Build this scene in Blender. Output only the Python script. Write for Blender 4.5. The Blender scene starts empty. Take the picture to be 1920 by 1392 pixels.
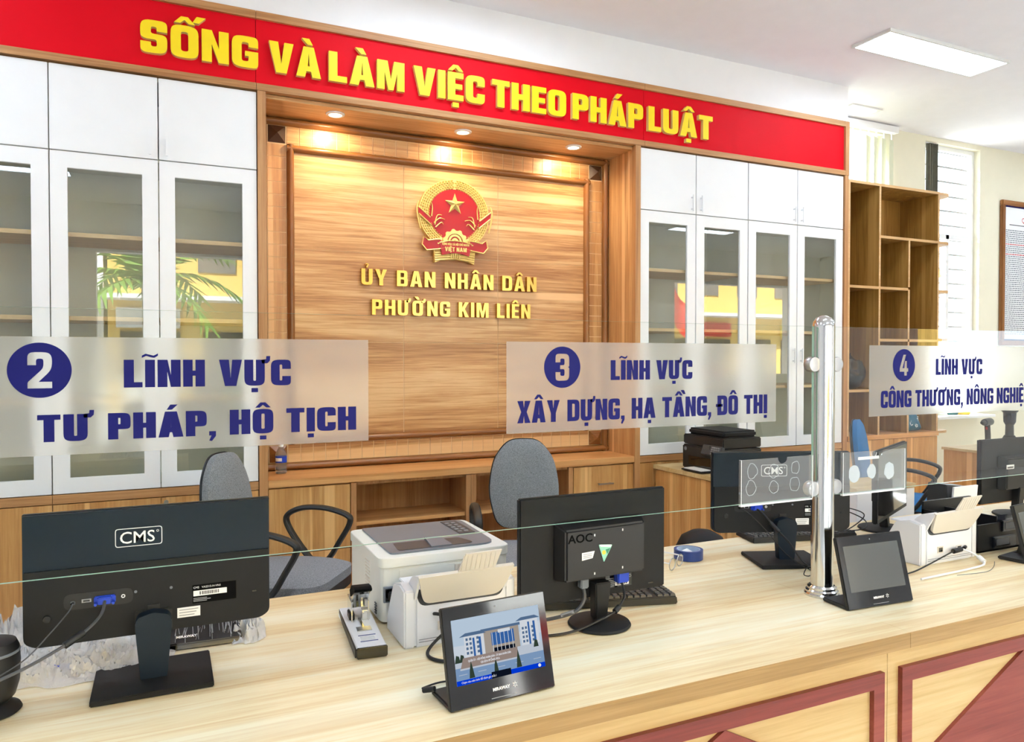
import bpy, bmesh, math, random, unicodedata
from mathutils import Vector, Matrix, noise
from mathutils.geometry import tessellate_polygon
random.seed(7)
scn = bpy.context.scene
COL = scn.collection
PI = math.pi

# ------------------------------------------------------------------ camera
cam = bpy.data.cameras.new('camera')
cam.sensor_fit = 'HORIZONTAL'; cam.sensor_width = 36.0
cam.lens = 36.0 * 1395.0 / 1920.0
cam.clip_start = 0.05; cam.clip_end = 200
camo = bpy.data.objects.new('camera', cam); COL.objects.link(camo)
camo.location = (0, 0, 1.46)
camo.rotation_euler = (math.radians(90 - 0.9856), 0, math.radians(-25.0116))
scn.camera = camo
# ------------------------------------------------------------------ world, sun, exposure
w = bpy.data.worlds.new('daylight'); scn.world = w; w.use_nodes = True
wn = w.node_tree.nodes; wl = w.node_tree.links
bg = wn['Background']; bg.inputs[0].default_value = (0.74, 0.88, 1.0, 1); bg.inputs[1].default_value = 3.2
sun = bpy.data.lights.new('sun', 'SUN'); sun.energy = 34.0; sun.angle = math.radians(0.6); sun.color = (0.95, 0.98, 1.0)
suno = bpy.data.objects.new('sun', sun); COL.objects.link(suno); suno.rotation_euler = Vector((0.50, -0.55, -0.67)).to_track_quat('-Z', 'Y').to_euler()
scn.view_settings.view_transform = 'Standard'; scn.view_settings.look = 'None'
scn.view_settings.exposure = 0.38; scn.view_settings.gamma = 1.0
scn.view_settings.use_curve_mapping = False
PANEL_STRENGTH = 15.0
scn.cycles.use_denoising = True
scn.cycles.max_bounces = 8; scn.cycles.diffuse_bounces = 4; scn.cycles.transparent_max_bounces = 16
scn.cycles.use_adaptive_sampling = True; scn.cycles.adaptive_threshold = 0.12; scn.cycles.adaptive_min_samples = 16
scn.cycles.transmission_bounces = 6; scn.cycles.glossy_bounces = 4
scn.cycles.sample_clamp_indirect = 6.0

# ------------------------------------------------------------------ helpers
def lin(c):
    r = []
    for v in c[:3]:
        v = v / 255.0
        r.append(v / 12.92 if v <= 0.04045 else ((v + 0.055) / 1.055) ** 2.4)
    return (r[0], r[1], r[2], 1.0)

MATS = {}
def newmat(name):
    m = bpy.data.materials.new(name); m.use_nodes = True
    MATS[name] = m
    return m, m.node_tree.nodes, m.node_tree.links, m.node_tree.nodes['Principled BSDF']

def mat(name, rgb, rough=0.5, metal=0.0, emit=None, estr=0.0, spec=0.5, var=0.06, vscale=9.0, bump=0.0, bscale=120.0, coat=0.0):
    """plain procedural material: base colour with a faint noise mottling"""
    m, n, l, b = newmat(name)
    c = lin(rgb)
    tc = n.new('ShaderNodeTexCoord')
    if var > 0:
        nz = n.new('ShaderNodeTexNoise'); nz.inputs['Scale'].default_value = vscale; nz.inputs['Detail'].default_value = 3
        l.new(tc.outputs['Object'], nz.inputs['Vector'])
        rp = n.new('ShaderNodeValToRGB')
        rp.color_ramp.elements[0].position = 0.3; rp.color_ramp.elements[1].position = 0.7
        rp.color_ramp.elements[0].color = tuple(x * (1 - var) for x in c[:3]) + (1,)
        rp.color_ramp.elements[1].color = tuple(min(1, x * (1 + var)) for x in c[:3]) + (1,)
        l.new(nz.outputs['Fac'], rp.inputs['Fac']); l.new(rp.outputs['Color'], b.inputs['Base Color'])
    else:
        b.inputs['Base Color'].default_value = c
    b.inputs['Roughness'].default_value = rough; b.inputs['Metallic'].default_value = metal
    b.inputs['Specular IOR Level'].default_value = spec
    if coat: b.inputs['Coat Weight'].default_value = coat; b.inputs['Coat Roughness'].default_value = 0.08
    if emit:
        b.inputs['Emission Color'].default_value = lin(emit); b.inputs['Emission Strength'].default_value = estr
    if bump > 0:
        nb = n.new('ShaderNodeTexNoise'); nb.inputs['Scale'].default_value = bscale; nb.inputs['Detail'].default_value = 2
        l.new(tc.outputs['Object'], nb.inputs['Vector'])
        bp = n.new('ShaderNodeBump'); bp.inputs['Strength'].default_value = bump; bp.inputs['Distance'].default_value = 0.002
        l.new(nb.outputs['Fac'], bp.inputs['Height']); l.new(bp.outputs['Normal'], b.inputs['Normal'])
    return m

def wood(name, dark, mid, light, grain='x', rough=0.4, fine=60.0, broad=5.0, streak=0.5, along=1.0, seed=0.0, contrast=1.0):
    """laminated wood: long fine grain, broad tonal bands, pale sapwood streaks, along one world axis"""
    m, n, l, b = newmat(name)
    g = n.new('ShaderNodeNewGeometry')
    def mapped(sa, sc):
        mp = n.new('ShaderNodeMapping'); mp.vector_type = 'POINT'
        s = [sc, sc, sc]; s['xyz'.index(grain)] = sa
        mp.inputs['Scale'].default_value = s
        mp.inputs['Location'].default_value = (seed, seed * 1.7, seed * 0.6)
        l.new(g.outputs['Position'], mp.inputs['Vector'])
        return mp.outputs['Vector']
    n1 = n.new('ShaderNodeTexNoise'); n1.inputs['Scale'].default_value = 1; n1.inputs['Detail'].default_value = 6; n1.inputs['Roughness'].default_value = 0.65; n1.inputs['Distortion'].default_value = 0.6
    l.new(mapped(2.8 * along, fine * 1.7), n1.inputs['Vector'])
    n2 = n.new('ShaderNodeTexNoise'); n2.inputs['Scale'].default_value = 1; n2.inputs['Detail'].default_value = 3; n2.inputs['Distortion'].default_value = 1.2
    l.new(mapped(0.55 * along, broad), n2.inputs['Vector'])
    n3 = n.new('ShaderNodeTexNoise'); n3.inputs['Scale'].default_value = 1; n3.inputs['Detail'].default_value = 1.5
    l.new(mapped(0.22 * along, broad * 1.9), n3.inputs['Vector'])
    ma = n.new('ShaderNodeMath'); ma.operation = 'MULTIPLY_ADD'; ma.inputs[1].default_value = 0.5
    mb = n.new('ShaderNodeMath'); mb.operation = 'MULTIPLY'; mb.inputs[1].default_value = 0.5
    l.new(n2.outputs['Fac'], mb.inputs[0]); l.new(n1.outputs['Fac'], ma.inputs[0]); l.new(mb.outputs[0], ma.inputs[2])
    rp = n.new('ShaderNodeValToRGB'); cr = rp.color_ramp
    h = 0.16 / contrast
    cr.elements[0].position = 0.5 - h; cr.elements[0].color = lin(dark)
    cr.elements[1].position = 0.5 + h; cr.elements[1].color = lin(light)
    e = cr.elements.new(0.5); e.color = lin(mid)
    l.new(ma.outputs[0], rp.inputs['Fac'])
    sr = n.new('ShaderNodeValToRGB'); sr.color_ramp.elements[0].position = 0.60; sr.color_ramp.elements[0].color = (0, 0, 0, 1)
    sr.color_ramp.elements[1].position = 0.635; sr.color_ramp.elements[1].color = (streak, streak, streak, 1)
    l.new(n3.outputs['Fac'], sr.inputs['Fac'])
    mx = n.new('ShaderNodeMixRGB'); mx.inputs[2].default_value = lin(tuple(min(255, v * 1.07 + 8) for v in light))
    l.new(sr.outputs['Color'], mx.inputs[0]); l.new(rp.outputs['Color'], mx.inputs[1]); l.new(mx.outputs[0], b.inputs['Base Color'])
    b.inputs['Roughness'].default_value = rough
    bp = n.new('ShaderNodeBump'); bp.inputs['Strength'].default_value = 0.12; bp.inputs['Distance'].default_value = 0.001
    l.new(n1.outputs['Fac'], bp.inputs['Height']); l.new(bp.outputs['Normal'], b.inputs['Normal'])
    return m

def thin_glass(name, tint=(1, 1, 1), ior=1.5, haze=0.0):
    """clear sheet: transparent with Fresnel mirror reflection"""
    m = bpy.data.materials.new(name); m.use_nodes = True; MATS[name] = m
    n = m.node_tree.nodes; l = m.node_tree.links; n.clear()
    out = n.new('ShaderNodeOutputMaterial'); mix = n.new('ShaderNodeMixShader')
    tr = n.new('ShaderNodeBsdfTransparent'); tr.inputs[0].default_value = (*tint, 1)
    gl = n.new('ShaderNodeBsdfGlossy'); gl.inputs['Roughness'].default_value = 0.0; gl.inputs[0].default_value = (1, 1, 1, 1)
    fr = n.new('ShaderNodeFresnel'); fr.inputs['IOR'].default_value = ior
    # a sheet without refraction: the far face would give false total reflection, so both reflections sit on the near face
    ge = n.new('ShaderNodeNewGeometry'); sb = n.new('ShaderNodeMath'); sb.operation = 'MULTIPLY_ADD'; sb.inputs[1].default_value = -1.8; sb.inputs[2].default_value = 1.8
    mu = n.new('ShaderNodeMath'); mu.operation = 'MULTIPLY'; mu.use_clamp = True
    l.new(ge.outputs['Backfacing'], sb.inputs[0]); l.new(sb.outputs[0], mu.inputs[0]); l.new(fr.outputs[0], mu.inputs[1])
    l.new(mu.outputs[0], mix.inputs[0]); l.new(tr.outputs[0], mix.inputs[1]); l.new(gl.outputs[0], mix.inputs[2])
    last = mix
    if haze > 0:
        mh = n.new('ShaderNodeMixShader'); mh.inputs[0].default_value = haze
        df = n.new('ShaderNodeBsdfDiffuse'); df.inputs[0].default_value = (0.9, 0.9, 0.9, 1)
        l.new(mix.outputs[0], mh.inputs[1]); l.new(df.outputs[0], mh.inputs[2]); last = mh
    l.new(last.outputs[0], out.inputs[0])
    return m

class MB:
    def __init__(s): s.v = []; s.f = []; s.m = []; s.mi = 0
    def add(s, verts, faces):
        o = len(s.v); s.v += [tuple(p) for p in verts]
        for f in faces: s.f.append(tuple(i + o for i in f)); s.m.append(s.mi)
        return s
    def box(s, x0, x1, y0, y1, z0, z1):
        return s.add([(x0,y0,z0),(x1,y0,z0),(x1,y1,z0),(x0,y1,z0),(x0,y0,z1),(x1,y0,z1),(x1,y1,z1),(x0,y1,z1)],
                     [(0,3,2,1),(4,5,6,7),(0,1,5,4),(1,2,6,5),(2,3,7,6),(3,0,4,7)])
    def hexa(s, pts):   # 8 corners, bottom loop then top loop
        return s.add(pts, [(0,3,2,1),(4,5,6,7),(0,1,5,4),(1,2,6,5),(2,3,7,6),(3,0,4,7)])
    def shape(s, loops, a, b, axis='y'):
        """extrude a 2-D outline (first loop) with holes (others) between a and b along an axis"""
        def P(p, t):
            return {'y': (p[0], t, p[1]), 'z': (p[0], p[1], t), 'x': (t, p[0], p[1])}[axis]
        flat = [p for lp in loops for p in lp]
        tris = tessellate_polygon([[Vector((p[0], p[1], 0)) for p in lp] for lp in loops])
        nv = len(flat)
        verts = [P(p, a) for p in flat] + [P(p, b) for p in flat]
        faces = [tuple(t) for t in tris] + [tuple(i + nv for i in reversed(t)) for t in tris]
        o = 0
        for lp in loops:
            k = len(lp)
            for i in range(k):
                j = (i + 1) % k
                faces.append((o + i, o + j, o + j + nv, o + i + nv))
            o += k
        return s.add(verts, faces)
    def flat(s, loop, t, axis='y'):
        return s.shape([loop], t, t + 0.0004, axis)
    def tube(s, pts, r, n=8, closed=False, cap=True, ry=None):
        pts = [Vector(p) for p in pts]; N = len(pts)
        rs = r if isinstance(r, (list, tuple)) else [r] * N
        rings = []; up = Vector((0, 0, 1)); prev = None
        for i, p in enumerate(pts):
            if closed: t = pts[(i + 1) % N] - pts[i - 1]
            else: t = pts[min(i + 1, N - 1)] - pts[max(i - 1, 0)]
            if t.length < 1e-9: t = Vector((0, 0, 1))
            t.normalize()
            if prev is None:
                a = up.cross(t)
                if a.length < 0.1: a = Vector((1, 0, 0)).cross(t)
                a.normalize()
            else:
                a = prev - t * prev.dot(t)
                if a.length < 1e-6: a = up.cross(t)
                a.normalize()
            prev = a; bb = t.cross(a)
            rb = rs[i] if ry is None else ry
            rings.append([p + a * rs[i] * math.cos(2*PI*k/n) + bb * rb * math.sin(2*PI*k/n) for k in range(n)])
        verts = [q for rg in rings for q in rg]; faces = []
        for i in range(N if closed else N - 1):
            j = (i + 1) % N
            for k in range(n):
                k2 = (k + 1) % n
                faces.append((i*n+k, i*n+k2, j*n+k2, j*n+k))
        if cap and not closed:
            faces.append(tuple(reversed(range(n)))); faces.append(tuple(range((N-1)*n, N*n)))
        return s.add(verts, faces)
    def lathe(s, prof, n=24, c=(0, 0), axis='z'):
        verts = []; faces = []; N = len(prof)
        for r, z in prof:
            for k in range(n):
                a = 2*PI*k/n; p, q = c[0] + r*math.cos(a), c[1] + r*math.sin(a)
                verts.append({'z': (p, q, z), 'y': (p, z, q), 'x': (z, p, q)}[axis])
        for i in range(N - 1):
            for k in range(n):
                k2 = (k + 1) % n
                faces.append((i*n+k, i*n+k2, (i+1)*n+k2, (i+1)*n+k))
        faces.append(tuple(reversed(range(n)))); faces.append(tuple(range((N-1)*n, N*n)))
        return s.add(verts, faces)
    def cushion(s, outline, t0, t1, bulge, axis='z', rings=6, edge=0.0, bulge0=0.0):
        """closed pillow on an outline: flat side t0, domed side t1 (+bulge)"""
        n = len(outline); cx = sum(p[0] for p in outline)/n; cy = sum(p[1] for p in outline)/n
        def P(p, t): return {'y': (p[0], t, p[1]), 'z': (p[0], p[1], t), 'x': (t, p[0], p[1])}[axis]
        verts = []; faces = []
        layers = []
        for k in range(rings, 0, -1):
            q = k / rings; layers.append((q, t0 + bulge0 * math.sqrt(max(0, 1 - q*q))))
        for k in range(rings, 0, -1):
            q = k / rings; layers.append((q, t1 + bulge * math.sqrt(max(0, 1 - q*q))))
        back = layers[:rings]; front = layers[rings:]
        seq = list(reversed(back)) + front
        for q, t in seq:
            for p in outline: verts.append(P((cx + (p[0]-cx)*q, cy + (p[1]-cy)*q), t))
        for i in range(len(seq) - 1):
            for k in range(n):
                k2 = (k+1) % n; faces.append((i*n+k, i*n+k2, (i+1)*n+k2, (i+1)*n+k))
        verts.append(P((cx, cy), t0 + bulge0)); verts.append(P((cx, cy), t1 + bulge)); L = len(seq)
        for k in range(n):
            k2 = (k+1) % n
            faces.append((k2, k, L*n)); faces.append(((L-1)*n+k, (L-1)*n+k2, L*n+1))
        return s.add(verts, faces)
    def xf(s, M, start=0):
        s.v = s.v[:start] + [tuple(M @ Vector(p)) for p in s.v[start:]]; return s
    def mesh(s, name, bevel=0.0, seg=2):
        me = bpy.data.meshes.new(name); me.from_pydata(s.v, [], s.f); me.validate(); me.update()
        bm = bmesh.new(); bm.from_mesh(me)
        bmesh.ops.recalc_face_normals(bm, faces=bm.faces)
        if bevel > 0:
            ed = [e for e in bm.edges if len(e.link_faces) == 2 and e.calc_face_angle(0) > 0.6]
            bmesh.ops.bevel(bm, geom=ed, offset=bevel, segments=seg, affect='EDGES', clamp_overlap=True)
        bm.to_mesh(me); bm.free()
        return me
    def build(s, name, m, parent=None, smooth=False, bevel=0.0, seg=2, loc=None, rot=None):
        me = s.mesh(name, bevel, seg)
        ms = m if isinstance(m, (list, tuple)) else [m]
        for q in ms: me.materials.append(MATS[q])
        if len(ms) > 1 and bevel == 0 and len(me.polygons) == len(s.m):
            for p, i in zip(me.polygons, s.m): p.material_index = i
        if smooth or bevel > 0:
            me.shade_smooth(); me.set_sharp_from_angle(angle=math.radians(38))
        o = bpy.data.objects.new(name, me); COL.objects.link(o)
        if parent is not None: o.parent = parent
        if loc: o.location = loc
        if rot: o.rotation_euler = rot
        return o

def obj_from(me, name, parent=None, loc=None, rot=None):
    o = bpy.data.objects.new(name, me); COL.objects.link(o)
    if parent is not None: o.parent = parent
    if loc: o.location = loc
    if rot: o.rotation_euler = rot
    return o
def tag(o, label, cat=None, group=None, kind=None):
    o['label'] = label
    if cat: o['category'] = cat
    if group: o['group'] = group
    if kind: o['kind'] = kind
    return o
def thing(name, label, cat, loc=(0, 0, 0), rz=0.0, group=None):
    o = bpy.data.objects.new(name, None); COL.objects.link(o); o.empty_display_size = 0.1
    o.location = loc; o.rotation_euler = (0, 0, rz)
    return tag(o, label, cat, group)
def struct(name, mb, m, label, bevel=0.0):
    o = mb.build(name, m, bevel=bevel); tag(o, label, kind='structure'); return o
def dup(root, loc, rz, label, parent=None):
    r = root.copy(); COL.objects.link(r); r.location = loc; r.rotation_euler = (0, 0, rz); r['label'] = label
    for ch in list(root.children):
        c = ch.copy(); COL.objects.link(c); c.parent = r
        for g in list(ch.children):
            d = g.copy(); COL.objects.link(d); d.parent = c
    return r
def B(x0, x1, y0, y1, z0, z1): return MB().box(x0, x1, y0, y1, z0, z1)
def catmull(pts, k=6):
    P = [Vector(p) for p in pts]; out = []
    for i in range(len(P) - 1):
        p0 = P[max(i-1, 0)]; p1 = P[i]; p2 = P[i+1]; p3 = P[min(i+2, len(P)-1)]
        for j in range(k):
            t = j / k
            out.append(0.5*((2*p1) + (p2-p0)*t + (2*p0-5*p1+4*p2-p3)*t*t + (3*p1-p0-3*p2+p3)*t*t*t))
    out.append(P[-1]); return out
def rpoly(pts, seg=6):
    """closed polygon with rounded corners: points (x, y, radius)"""
    out = []; N = len(pts)
    for i in range(N):
        p = Vector(pts[i][:2]); r = pts[i][2] if len(pts[i]) > 2 else 0
        if r <= 0: out.append((p.x, p.y)); continue
        a = Vector(pts[i-1][:2]) - p; b = Vector(pts[(i+1) % N][:2]) - p
        d = min(r, a.length*0.499, b.length*0.499)
        A = p + a.normalized()*d; Bq = p + b.normalized()*d
        for k in range(seg + 1):
            t = k / seg; q = A*(1-t)**2 + p*(2*t*(1-t)) + Bq*t*t
            # quadratic pulled outward a little to come near a circular arc
            q = q + (p - q) * 0.13 * math.sin(PI*t)
            out.append((q.x, q.y))
    return out
def rrect(x0, x1, y0, y1, r, seg=6): return rpoly([(x0,y0,r),(x1,y0,r),(x1,y1,r),(x0,y1,r)], seg)
def circ(cx, cy, rx, ry=None, n=24, a0=0.0):
    ry = rx if ry is None else ry
    return [(cx + rx*math.cos(a0 + 2*PI*k/n), cy + ry*math.sin(a0 + 2*PI*k/n)) for k in range(n)]

# ------------------------------------------------------------------ block lettering
def glyph(ch, t, h):
    """outline loops of a heavy capital, cap height 1; returns (list of shapes, width)"""
    R = 0.27; q = 0.08
    if ch == 'I': return [[[(0,0),(0,1),(t,1),(t,0)]]], t
    if ch == ',': return [[[(0,.17),(.2,.17),(.2,-.02),(.08,-.22),(0,-.2),(.07,0),(0,0)]]], .2
    if ch == 'L': w=.50; return [[[(0,0),(0,1),(t,1),(t,h),(w,h),(w,0)]]], w
    if ch == 'T': w=.58; c=w/2; return [[[(0,1),(w,1),(w,1-h),(c+t/2,1-h),(c+t/2,0),(c-t/2,0),(c-t/2,1-h),(0,1-h)]]], w
    if ch == 'E': w=.50; return [[[(0,0),(0,1),(w,1),(w,1-h),(t,1-h),(t,.5+h*.45),(w*.92,.5+h*.45),(w*.92,.5-h*.45),(t,.5-h*.45),(t,h),(w,h),(w,0)]]], w
    if ch == 'H': w=.62; return [[[(0,0),(0,1),(t,1),(t,.5+h*.5),(w-t,.5+h*.5),(w-t,1),(w,1),(w,0),(w-t,0),(w-t,.5-h*.5),(t,.5-h*.5),(t,0)]]], w
    if ch == 'N': w=.64; return [[[(0,0),(0,1),(t*1.02,1),(w-t,.44),(w-t,1),(w,1),(w,0),(w-t*1.02,0),(t,.56),(t,0)]]], w
    if ch == 'M': w=.80; c=w/2; return [[[(0,0),(0,1),(t*1.3,1),(c,.36),(w-t*1.3,1),(w,1),(w,0),(w-t*.92,0),(w-t*.92,.60),(c+.075,0),(c-.075,0),(t*.92,.60),(t*.92,0)]]], w
    if ch == 'V': w=.68; c=w/2; return [[[(0,1),(t*1.08,1),(c,.30),(w-t*1.08,1),(w,1),(c+t*.62,0),(c-t*.62,0)]]], w
    if ch == 'X': w=.66; c=w/2; return [[[(0,1),(t*1.15,1),(c,.66),(w-t*1.15,1),(w,1),(c+t*.55,.5),(w,0),(w-t*1.15,0),(c,.34),(t*1.15,0),(0,0),(c-t*.55,.5)]]], w
    if ch == 'Y': w=.66; c=w/2; return [[[(0,1),(t*1.12,1),(c,.60),(w-t*1.12,1),(w,1),(c+t*.5,.40),(c+t*.5,0),(c-t*.5,0),(c-t*.5,.40)]]], w
    if ch == 'K': w=.64; return [[[(0,0),(0,1),(t,1),(t,.60),(w-t*1.15,1),(w,1),(w*.60,.55),(w,0),(w-t*1.18,0),(t+.06,.42),(t,.36),(t,0)]]], w
    if ch == 'A':
        w=.70; c=w/2; s=t*.62
        def ix(y): return (c - s) * y           # outer left edge
        return [[[(0,0),(c-s,1),(c+s,1),(w,0),(w-t*1.05,0),(w-t*1.05-ix(.19),.19),(t*1.05+ix(.19),.19),(t*1.05,0)],
                 [(c-(c-t*1.05-ix(.36))*.92,.36),(c+(c-t*1.05-ix(.36))*.92,.36),(c,.80)]]], w
    if ch == 'O' or ch == 'Q': w=.64; return [[rrect(0,w,0,1,R), rrect(t,w-t,h,1-h,.12)]], w
    if ch == 'C': w=.62; return [[rpoly([(w,.64),(w,1,R),(0,1,R),(0,0,R),(w,0,R),(w,.36),(w-t,.36),(w-t,h,q),(t,h,q),(t,1-h,q),(w-t,1-h,q),(w-t,.64)])]], w
    if ch == 'G': w=.64; y=.53; return [[rpoly([(w,.66),(w,1,R),(0,1,R),(0,0,R),(w,0,.16),(w,y),(w*.5,y),(w*.5,y-h*.8),(w-t,y-h*.8),(w-t,h,q),(t,h,q),(t,1-h,q),(w-t,1-h,q),(w-t,.66)])]], w
    if ch == 'S': w=.60; return [[rpoly([(w,.67),(w,1,R),(0,1,R),(0,.415,.2),(w-t,.415,q),(w-t,h,q),(t,h,q),(t,.33),(0,.33),(0,0,R),(w,0,R),(w,.585,.2),(t,.585,q),(t,1-h,q),(w-t,1-h,q),(w-t,.67)])]], w
    if ch == 'U': w=.62; return [[rpoly([(0,1),(0,0,R),(w,0,R),(w,1),(w-t,1),(w-t,h,.1),(t,h,.1),(t,1)])]], w
    if ch == 'D': w=.64; return [[rpoly([(0,0),(0,1),(w,1,R),(w,0,R)]), rpoly([(t,h),(w-t,h,.1),(w-t,1-h,.1),(t,1-h)])]], w
    if ch == 'Đ': s, w = glyph('D', t, h); return s + [[[(-.1,.43),(-.1,.57),(.34,.57),(.34,.43)]]], w
    if ch == 'P': w=.60; return [[rpoly([(0,0),(0,1),(w,1,.24),(w,.38,.24),(t,.38),(t,0)]), rpoly([(t,.38+h),(w-t,.38+h,q),(w-t,1-h,q),(t,1-h)])]], w
    if ch == 'B': w=.62; return [[rpoly([(0,0),(0,1),(w*.97,1,.2),(w*.97,.54,.1),(w*.9,.51,.02),(w,.48,.1),(w,0,.2)]), rpoly([(t,h*.9),(w-t,h*.9,q),(w-t,.5-h*.42,q),(t,.5-h*.42)]), rpoly([(t,.5+h*.42),(w-t,.5+h*.42,q),(w-t,1-h*.9,q),(t,1-h*.9)])]], w
    if ch == '2': w=.60; return [[rpoly([(0,.64),(0,1,R),(w,1,R),(w,.52,.2),(.27,h),(w,h),(w,0),(0,0),(0,.17,.05),(w-t,.56,.12),(w-t,1-h,q),(t,1-h,q),(t,.64)])]], w
    if ch == '3': w=.60; return [[rpoly([(0,.68),(0,1,R),(w,1,R),(w,.53,.12),(w*.9,.5,.02),(w,.47,.12),(w,0,R),(0,0,R),(0,.32),(t,.32),(t,h,q),(w-t,h,q),(w-t,.43,q),(.2,.43),(.2,.575),(w-t,.575,q),(w-t,1-h,q),(t,1-h,q),(t,.68)])]], w
    if ch == '4': w=.62; return [[[(.26,1),(.46,1),(.21,.36),(.33,.36),(.37,.70),(.52,.70),(.52,.36),(.62,.36),(.62,.19),(.52,.19),(.52,0),(.33,0),(.33,.19),(0,.19),(0,.36)]]], w
    return [], .28

def glyph_full(c, t, h):
    d = unicodedata.normalize('NFD', c) if c != 'Đ' else c
    base, marks = d[0], d[1:]
    shapes, w = glyph(base, t, h)
    shapes = list(shapes); cx = w/2
    circ_on = '\u0302' in marks
    for m in marks:
        if m == '\u0302': shapes.append([[(cx-.24,1.06),(cx-.08,1.27),(cx+.08,1.27),(cx+.24,1.06),(cx+.10,1.06),(cx,1.17),(cx-.10,1.06)]])
        dx, dy = (.30, .06) if circ_on else (0, 0)
        if m == '\u0301': shapes.append([[(cx-.12+dx,1.07+dy),(cx+.03+dx,1.07+dy),(cx+.19+dx,1.27+dy),(cx-.02+dx,1.27+dy)]])
        if m == '\u0300': shapes.append([[(cx+.12+dx,1.07+dy),(cx-.03+dx,1.07+dy),(cx-.19+dx,1.27+dy),(cx+.02+dx,1.27+dy)]])
        if m == '\u0303': shapes.append([[(cx-.22,1.07),(cx-.22,1.15),(cx-.12,1.22),(cx-.02,1.19),(cx+.10,1.15),(cx+.22,1.23),(cx+.22,1.15),(cx+.12,1.07),(cx+.02,1.09),(cx-.10,1.14)]])
        if m == '\u0309': shapes.append([[(cx-.10,1.24),(cx-.06,1.33),(cx+.06,1.33),(cx+.12,1.25),(cx+.06,1.17),(cx+.04,1.07),(cx-.04,1.07),(cx-.03,1.18),(cx+.03,1.25),(cx-.03,1.27)]])
        if m == '\u0323': shapes.append([[(cx-.10,-.09),(cx+.10,-.09),(cx+.10,-.25),(cx-.10,-.25)]])
        if m == '\u031b':
            shapes.append([[(w-.10,.86),(w-.10,1.0),(w+.04,1.02),(w+.05,1.14),(w+.17,1.14),(w+.16,.96),(w+.08,.86)]])
    adv = w + (.12 if '\u031b' in marks else 0)
    return shapes, adv
def lettering(text, x0, x1, z0, cap, t=.21, h=.18, gap=.09, space=.30):
    """list of (x offset, shapes scaled to metres) for a line of capitals fitted between x0 and x1 on base line z0"""
    items = []; x = 0
    for ch in text:
        if ch == ' ': x += space; continue
        s, w = glyph_full(ch, t, h); items.append((x, s)); x += w + gap
    tot = x - gap; k = (x1 - x0) / tot
    return [[[[(x0 + (ox + p[0])*k, z0 + p[1]*cap) for p in lp] for lp in shp] for shp in s] for ox, s in items]
def text_mesh(body, size, name='print', align='CENTER', offset=0.0, xs=1.0):
    """small flat print from the built-in font, lying in the local x-z plane facing -y"""
    c = bpy.data.curves.new('tmp', 'FONT'); c.body = body; c.size = size; c.align_x = align; c.offset = offset; c.extrude = 0.0001; c.resolution_u = 3
    o = bpy.data.objects.new('tmp', c); COL.objects.link(o)
    dg = bpy.context.evaluated_depsgraph_get(); me = bpy.data.meshes.new_from_object(o.evaluated_get(dg))
    bpy.data.objects.remove(o); bpy.data.curves.remove(c)
    me.transform(Matrix.Rotation(PI/2, 4, 'X') @ Matrix.Diagonal((xs, 1, 1, 1))); me.name = name
    return me
def printed(body, size, m, parent, loc, rot=(0,0,0), name='lettering', align='CENTER', offset=0.0, xs=1.0):
    me = text_mesh(body, size, name, align, offset, xs); me.materials.append(MATS[m])
    return obj_from(me, name, parent, loc, rot)
def PW(t, mb, name, m, **k):
    """part given in world coordinates, parented to an unrotated thing"""
    off = Vector(t.location); p = t.parent
    while p is not None: off += Vector(p.location); p = p.parent
    mb.v = [tuple(Vector(q) - off) for q in mb.v]
    return mb.build(name, m, parent=t, **k)

# ------------------------------------------------------------------ materials
mat('plaster_white', (238, 236, 236), 0.85, var=0.012, bump=0.05)
mat('ceiling_paint', (243, 240, 244), 0.9, var=0.012)
mat('plaster_cream', (232, 226, 203), 0.85, var=0.012, bump=0.05)
mat('white_lacquer', (243, 243, 244), 0.28, var=0.01, spec=0.4)
mat('white_laminate', (226, 226, 214), 0.5, var=0.02)
mat('banner_red', (222, 6, 28), 0.5, spec=0.12, var=0.03, vscale=2)
mat('letter_yellow', (255, 222, 0), 0.45, var=0.0)
mat('letter_side', (238, 214, 130), 0.6, var=0.0)
wood('wood_frame', (158, 104, 56), (188, 136, 86), (210, 164, 112), 'x', 0.45, fine=70, broad=9, streak=0.15)
wood('wood_frame_v', (158, 104, 56), (186, 132, 82), (206, 158, 106), 'z', 0.45, fine=70, broad=9, streak=0.2)
wood('wood_panel', (168, 112, 62), (204, 150, 94), (226, 182, 128), 'x', 0.36, fine=46, broad=5.0, streak=0.75, along=0.9, contrast=1.5)
wood('wood_panel_v', (168, 112, 62), (200, 146, 92), (224, 178, 124), 'z', 0.33, fine=42, broad=6, streak=0.6, along=0.9)
wood('wood_moulding', (112, 68, 32), (142, 90, 46), (168, 112, 62), 'x', 0.25, fine=60, broad=8, streak=0.0)
wood('wood_moulding_v', (112, 68, 32), (142, 90, 46), (168, 112, 62), 'z', 0.25, fine=60, broad=8, streak=0.0)
wood('wood_cupboard', (178, 122, 64), (204, 150, 88), (224, 178, 116), 'z', 0.4, fine=46, broad=7, streak=0.65)
wood('wood_shelf', (128, 88, 34), (158, 114, 50), (182, 140, 74), 'z', 0.5, fine=40, broad=7, streak=0.5)
wood('wood_shelf_edge', (196, 152, 100), (212, 170, 118), (224, 186, 138), 'x', 0.5, fine=60, broad=9, streak=0.1)
wood('wood_sill', (186, 124, 66), (208, 148, 88), (224, 172, 112), 'x', 0.35, fine=50, broad=8, streak=0.3)
wood('wood_top', (232, 202, 150), (246, 227, 184), (252, 241, 210), 'x', 0.32, fine=36, broad=6, streak=0.3, along=0.9, contrast=1.5)
wood('wood_top_edge', (140, 108, 62), (166, 132, 82), (188, 155, 104), 'x', 0.5, fine=70, broad=9, streak=0.15)
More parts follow.
